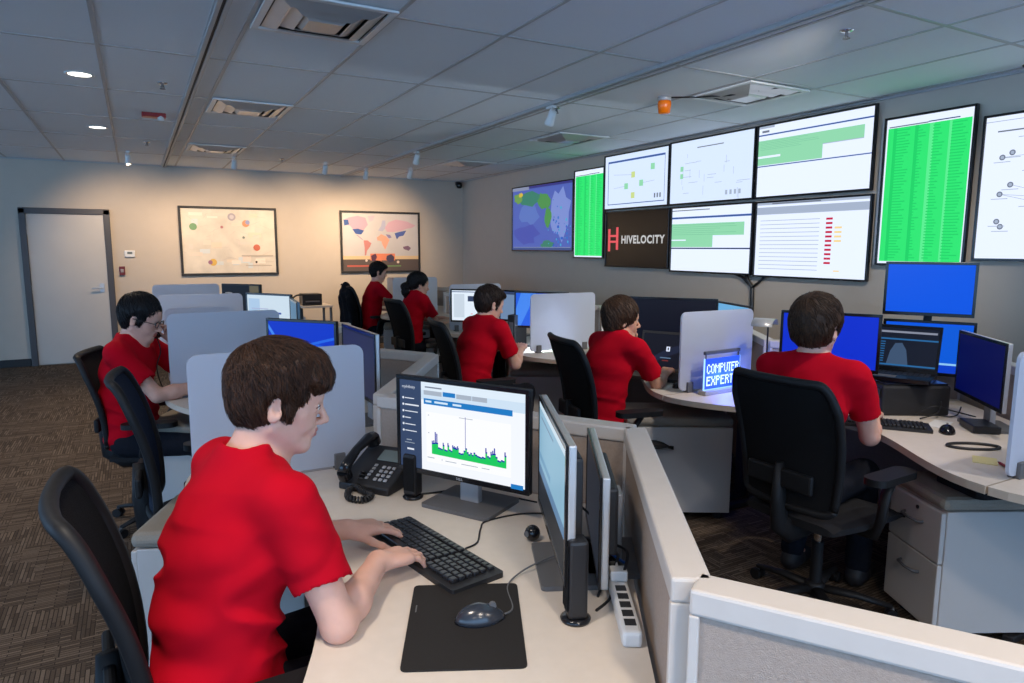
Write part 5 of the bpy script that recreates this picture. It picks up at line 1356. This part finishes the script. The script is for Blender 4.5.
        if hair != 'long':
            for s in (-1, 1):
                A.ell(h(-.004, s*.095, -.014), V3(.032, .030, .042)*hs, HR_, .008, 's')
                A.cone(h(.022, s*.066, -.005), h(.020, s*.066, -.030), .012*hs, .007*hs, .008)
        cut = -.085 if hair != 'long' else -.10
        A.plane(h(-.05, 0, cut), -(HR_ @ V3(-.25, 0, 1)), .010)
        A.p[-1] = A.p[-1]
    if hair == 'tail':
        A.ell(h(-.020, 0, .045), V3(.108, .087, .094)*hs, HR_, .01); A.ell(h(-.06, 0, .0), V3(.058, .066, .06)*hs, HR_, .025)
        A.ell(h(.110, 0, -.030), V3(.070, .085, .088)*hs, HR_, .010, 's')
        for s in (-1, 1): A.ell(h(.0, s*.095, -.03), V3(.03, .024, .035)*hs, HR_, .008, 's')
        A.plane(h(-.05, 0, -.07), -(HR_ @ V3(-.2, 0, 1)), .01)
        A.chain([h(-.115, 0, .0), h(-.145, 0, -.03), h(-.135, 0, -.09), h(-.12, 0, -.14)], [.022, .034, .032, .012], .02)
    amp = .0048 if fine else .004
    def flow(P):
        L = hl(P)-V3(-.015, 0, .02); cr_ = V3(-.55, .12, .83); cr_ = cr_/np.linalg.norm(cr_)
        e1 = np.cross(cr_, V3(0, 1, 0)); e1 /= np.linalg.norm(e1); e2 = np.cross(cr_, e1)
        r = np.linalg.norm(L, axis=1)+1e-6; th_ = np.arccos(np.clip(L@cr_/r, -1, 1)); ph = np.arctan2(L@e2, L@e1)+th_*.35
        return th_, ph, r
    def hn(P):
        th_, ph, r = flow(P); s_ = np.sin(np.minimum(th_, 1.8))+.15
        c1, c2 = np.cos(ph), np.sin(ph)
        Q = np.stack([c1*8*s_+seed, c2*8*s_, th_*2.2+r*10], 1); Q2 = np.stack([c1*21*s_, c2*21*s_+seed, th_*3.5+r*14], 1)
        return (vnoise(Q, seed)*1.7+vnoise(Q2, seed+5)*1.15)*amp*np.clip(th_/.9, .15, 1)
    A.noise = hn
    HV = A.mesh(cell*.65 if fine else min(cell, .006), hd-.19, hd+.17)
    ns_ = strands or (6500 if fine else 1400)
    HV = comb(A, HV, ns_, .0011 if fine else .0022, flow, hd, HR_, hs, seed, .046 if hair != 'long' else .06)
    hair_o = vmesh('hair', HV, [hairm], t)
    th_, ph, r = flow(HV[0]); fa = hair_o.data.attributes.new('flow', 'FLOAT_VECTOR', 'POINT')
    s_ = np.sin(np.minimum(th_, 1.8))+.1
    fa.data.foreach_set('vector', np.stack([np.cos(ph)*s_, np.sin(ph)*s_, th_*.06+seed], 1).astype(f32).ravel())
    # ---- t-shirt
    Sh = Vol(); e_ = .016
    for s_v, dx, wy in T: Sh.ell(sp(s_v)+V3(0, 0, -.0), (dx+e_, (wy+e_)*w, .105), rotm(0, math.atan2(lean, .5), sh_yaw*s_v), .06)
    for s in (-1, 1): Sh.cone(nb+lat(s*.035, -.014, .0), sp(.92)+lat(s*.15*w, 0, .010), .056, .060, .04)
    Sh.cone(nb+V3(-.02, 0, -.03), nb+V3(-.012, 0, .028), .080*w, .064*w, .03)
    for S_, E_ in ((shR, elR), (shL, elL)):
        cut = S_*.22+E_*.78; Sh.cone(S_, cut, .058*w, .060*w, .035)
    for S_, E_ in ((shR, elR), (shL, elL)):
        u = (E_-S_)/np.linalg.norm(E_-S_); cut = S_*.42+E_*.58
        Sh.cone(cut+u*.075, cut+u*.16, .080, .085, .004, 's')
    tilt = math.atan2(lean, .5)
    Sh.cone(nb+V3(-.006, 0, .085), h(-.01, 0, -.02), .066*w, .080*w, .008, 's')
    Sh.ell(nb+V3(.045, 0, .055), (.075, .066, .048), rotm(0, R(22), 0), .008, 's')
    def wr(P):
        Q = P-pel; z_ = Q[:, 2]
        wgt = np.clip(1.25-z_*2.0, .25, 1.3)
        a = vnoise(np.stack([Q[:, 0]*5+seed, Q[:, 1]*5, z_*15+Q[:, 1]*4+Q[:, 0]*6], 1), seed+2)
        a = 1-np.abs(a)*3.2
        b_ = vnoise(np.stack([Q[:, 0]*11, Q[:, 1]*11+seed, z_*26-Q[:, 0]*14], 1), seed+3)
        return (-(a*.0075*wgt)-b_*.006)*fold
    Sh.noise = wr
    Sh.plane(pel+V3(0, 0, -.075), (0, 0, -1), .01)
    lo2 = np.minimum.reduce([pel, shR, shL, elR, elL, nb])-.2; hi2 = np.maximum.reduce([pel, shR, shL, elR, elL, nb])+.2
    sh = vmesh('shirt', Sh.mesh(shirtcell or cell, lo2, hi2), [M_shirt], t, smooth_it=5 if fine else 2)
    # ---- trousers and shoes
    if legs:
        Tr = Vol(); Tr.ell(pel+V3(0, 0, -.01), (.135, .165*w, .095), None, .05)
        for hip, kn, an in ((hipR, knR, anR), (hipL, knL, anL)):
            Tr.cone(hip, kn, .088*w, .066, .04); Tr.cone(kn, an+V3(0, 0, .02), .064, .052, .03)
        Tr.noise = lambda P: -vnoise(P*V3(14, 14, 22), seed)*.008
        for an in (anR, anL): pass
        lo3 = np.minimum.reduce([pel, knR, knL, anR, anL])-.18; hi3 = np.maximum.reduce([pel, knR, knL, anR, anL])+.16; lo3[2] = .055
        vmesh('trousers', Tr.mesh(max(cell, .009), lo3, hi3), [pants], t, smooth_it=1)
        for an in (anR, anL):
            So = Vol(); So.cone(an+V3(-.02, 0, -.04), an+V3(.14, 0, -.052), .045, .036, .02); So.cone(an, an+V3(.02, 0, -.03), .046, .045, .02); So.plane(an+V3(0, 0, -.088), (0, 0, -1), .004)
            vmesh('shoe', So.mesh(.008, an-V3(.10, .08, .11), an+V3(.22, .08, .08)), [M_shoe], t)
    if glasses:
        g = MB()
        for s in (-1, 1):
            c = h(.099, s*.032, -.002); pts = [c+HR_ @ V3(-.002*abs(math.cos(a))*1, math.cos(a)*.025, math.sin(a)*.017) for a in [2*PI*k/16 for k in range(17)]]
            g.tube(pts, .0022, M_black, 6); g.tube([h(.096, s*.056, .002), h(.05, s*.076, .004), h(-.012, s*.083, .004)], .002, M_black, 6)
        g.tube([h(.100, -.008, .002), h(.102, .008, .002)], .002, M_black, 6); g.build('glasses', t)
    return dict(t=t, wrR=wrR, wrL=wrL, elR=elR, elL=elL, hd=hd, h=h, nb=nb, sp=sp, body=body)
def loc(x, y, a, q):
    c, s_ = math.cos(a), math.sin(a); dx, dy = q[0]-x, q[1]-y; return (c*dx+s_*dy, -s_*dx+c*dy, q[2])
def ldir(a, q):
    c, s_ = math.cos(a), math.sin(a); return (c*q[0]+s_*q[1], -s_*q[0]+c*q[1], q[2])
a1 = R(15)
P1 = person('person in red t-shirt with side-parted brown hair, in the foreground, typing on a black keyboard', .10, 1.545, a1, lean=.09, head=(.168, -.015, 1.21), hyaw=R(-25), hpitch=R(12),
            handR=loc(.10, 1.545, a1, (.468, 1.521, .80)), handL=loc(.10, 1.545, a1, (.455, 1.757, .795)), hdR=ldir(a1, (1, .32, -.12)), hdL=ldir(a1, (1, -.10, -.06)), hair='side', hairm=H_brown, cell=.0034, shirtcell=.0045, fine=True, seed=3,
            poleR=(-.1, -.55, -1), poleL=(-.1, .6, -1), bodyw=.99, hs=.97, fl=.235, ul=.27, fold=2.3)
P2 = person('person in red t-shirt and glasses with short black hair, holding a phone', -.06, 4.22, R(-24), lean=.0, head=(.075, 0, 1.165), hyaw=R(2), hpitch=R(18), pelz=.53,
            handL=(.20, .10, 1.02), handR=(.40, .0, .80), hdL=(-.3, -.25, 1), nL=(-.6, -.8, 0), curlL=1.1, hair='crop', puff=.004, hairm=H_black, glasses=True, cell=.006, seed=4, poleL=(.5, .6, -1), poleR=(-.3, -.6, -1))
P3 = person('person in red t-shirt seen from behind, in front of the stacked blue screens', 2.425, 1.895, R(14), lean=.09, head=(.13, 0, 1.208), hyaw=R(-4), hpitch=R(4),
            handR=loc(2.425, 1.895, R(14), (2.90, 1.87, .80)), handL=(.46, .10, .80), hdR=(1, .3, -.1), hair='short', hairm=H_mid, cell=.005, seed=5, poleR=(-.1, -.25, -1), poleL=(-.1, .25, -1), puff=.012, hs=1.03, bodyw=1.04)
P4 = person('person in red t-shirt with shaggy brown hair, chin on one hand, at an open laptop', 2.31, 3.17, R(2), lean=.12, head=(.165, 0, 1.135), hyaw=R(-26), hpitch=R(4), pelz=.52,
            handL=(.27, .05, .99), handR=(.52, -.0, .79), hdL=(-.15, -.4, .7), nL=(-.9, -.3, 0), curlL=1.4, hair='long', hairm=H_mid, skin=M_skin2, hs=.96, pants=M_khaki, cell=.0055, seed=6, poleL=(.3, .6, -1), poleR=(-.1, -.5, -1))
P5 = person('person in red t-shirt with short dark hair, typing beside the glowing divider', 2.04, 4.355, R(10), lean=.13, head=(.185, 0, 1.145), hyaw=R(-8), hpitch=R(14), pelz=.52,
            handR=(.44, -.04, .80), handL=(.46, .15, .80), hair='short', hairm=H_dark, cell=.006, seed=7, poleR=(-.1, -.5, -1))
P6 = person('person in a red t-shirt with a black ponytail, typing at the bright white monitor', 2.40, 6.57, R(4), lean=.08, head=(.12, 0, 1.17), hyaw=R(-6), hpitch=R(8),
            handR=(.44, -.04, .80), handL=(.46, .12, .80), hair='tail', hairm=H_black, cell=.008, seed=8, bodyw=.93, poleR=(-.1, -.5, -1))
P7 = person('person in a red t-shirt with short dark hair, in profile, closest to the posters', 2.66, 8.65, R(-2), lean=.05, head=(.10, 0, 1.23), hyaw=R(-12), hpitch=R(8),
            handR=(.42, -.06, .80), handL=(.42, .15, .80), hair='short', hairm=H_black, cell=.009, seed=9, poleR=(-.3, -1, -.6))
# phone handset in the hand of the caller
t = thing('telephone_handset', 'black telephone handset held to the ear of the person with glasses', 'phone', tuple(P2['t'].location), P2['t'].rotation_euler.z)
h2 = P2['h']; m = MB(); m.tube([h2(-.005, .098, .005), h2(.02, .108, -.03), h2(.05, .10, -.065), h2(.078, .075, -.088)], .013, M_black, 8, rs=[.02, .014, .014, .02]); m.build('handset_grip', t)
m = MB(); m.tube(spline([h2(.078, .075, -.095), h2(.12, .06, -.16), h2(.13, .05, -.26), h2(.2, .08, -.38), h2(.33, .12, -.43)]), .0035, M_cable, 6); m.build('handset_cord', t)
# dark jacket over the chair nearest the posters
J = Vol(); jx, jy = jc.location.x, jc.location.y
jl = lambda a, b_, c_: (a, b_, c_)
J.cone((-.345, -.13, .98), (-.345, .13, .98), .055, .055, .03); J.cone((-.33, -.15, .92), (-.29, -.17, .55), .06, .05, .05); J.cone((-.33, .15, .92), (-.29, .17, .55), .06, .05, .05)
J.cone((-.34, 0, .95), (-.30, 0, .50), .075, .07, .08); J.cone((-.36, -.19, .90), (-.34, -.23, .55), .045, .035, .03); J.cone((-.36, .19, .90), (-.34, .23, .55), .045, .035, .03)
J.ell((-.35, 0, 1.06), (.045, .10, .05), None, .05)
J.noise = lambda P: -vnoise(P*V3(14, 16, 8), 4)*.02
t = thing('jacket', 'dark jacket hanging over the back of the chair closest to the posters', 'jacket', (jx, jy, 0), jc.rotation_euler.z)
vmesh('jacket_cloth', J.mesh(.01, (-.5, -.33, .4), (-.2, .33, 1.15)), [mat('jacket_black', (.012, .012, .015, 1), .95, spec=.1, var=.2, vscale=30)], t)
m = MB(); m.tube([(-.40, -.06, 1.07), (-.405, 0, 1.085), (-.40, .06, 1.07)], .008, M_seat, 6); m.build('collar', t)
# ---------------------------------------------------------------- camera, view
cam = bpy.data.cameras.new('camera'); cam.sensor_width = 36; cam.lens = 683/1024*36; cam.clip_start = .02
co = bpy.data.objects.new('camera', cam); C.objects.link(co); sc.camera = co
ya, pi_, ro = R(28.73), R(7.81), R(-.17)
f = Vector((math.sin(ya)*math.cos(pi_), math.cos(ya)*math.cos(pi_), -math.sin(pi_)))
ri = Vector((math.cos(ya), -math.sin(ya), 0)); dn = f.cross(ri)
r2 = ri*math.cos(ro)+dn*math.sin(ro); d2 = -ri*math.sin(ro)+dn*math.cos(ro)
mw = Matrix.Identity(4)
for i in range(3): mw[i][0] = r2[i]; mw[i][1] = -d2[i]; mw[i][2] = -f[i]
mw.translation = (0, 0, 1.55); co.matrix_world = mw
vs = sc.view_settings; sc.display_settings.display_device = 'sRGB'
vs.view_transform = 'Standard'; vs.look = 'None'; vs.exposure = EXPO; vs.gamma = 1; vs.use_curve_mapping = False
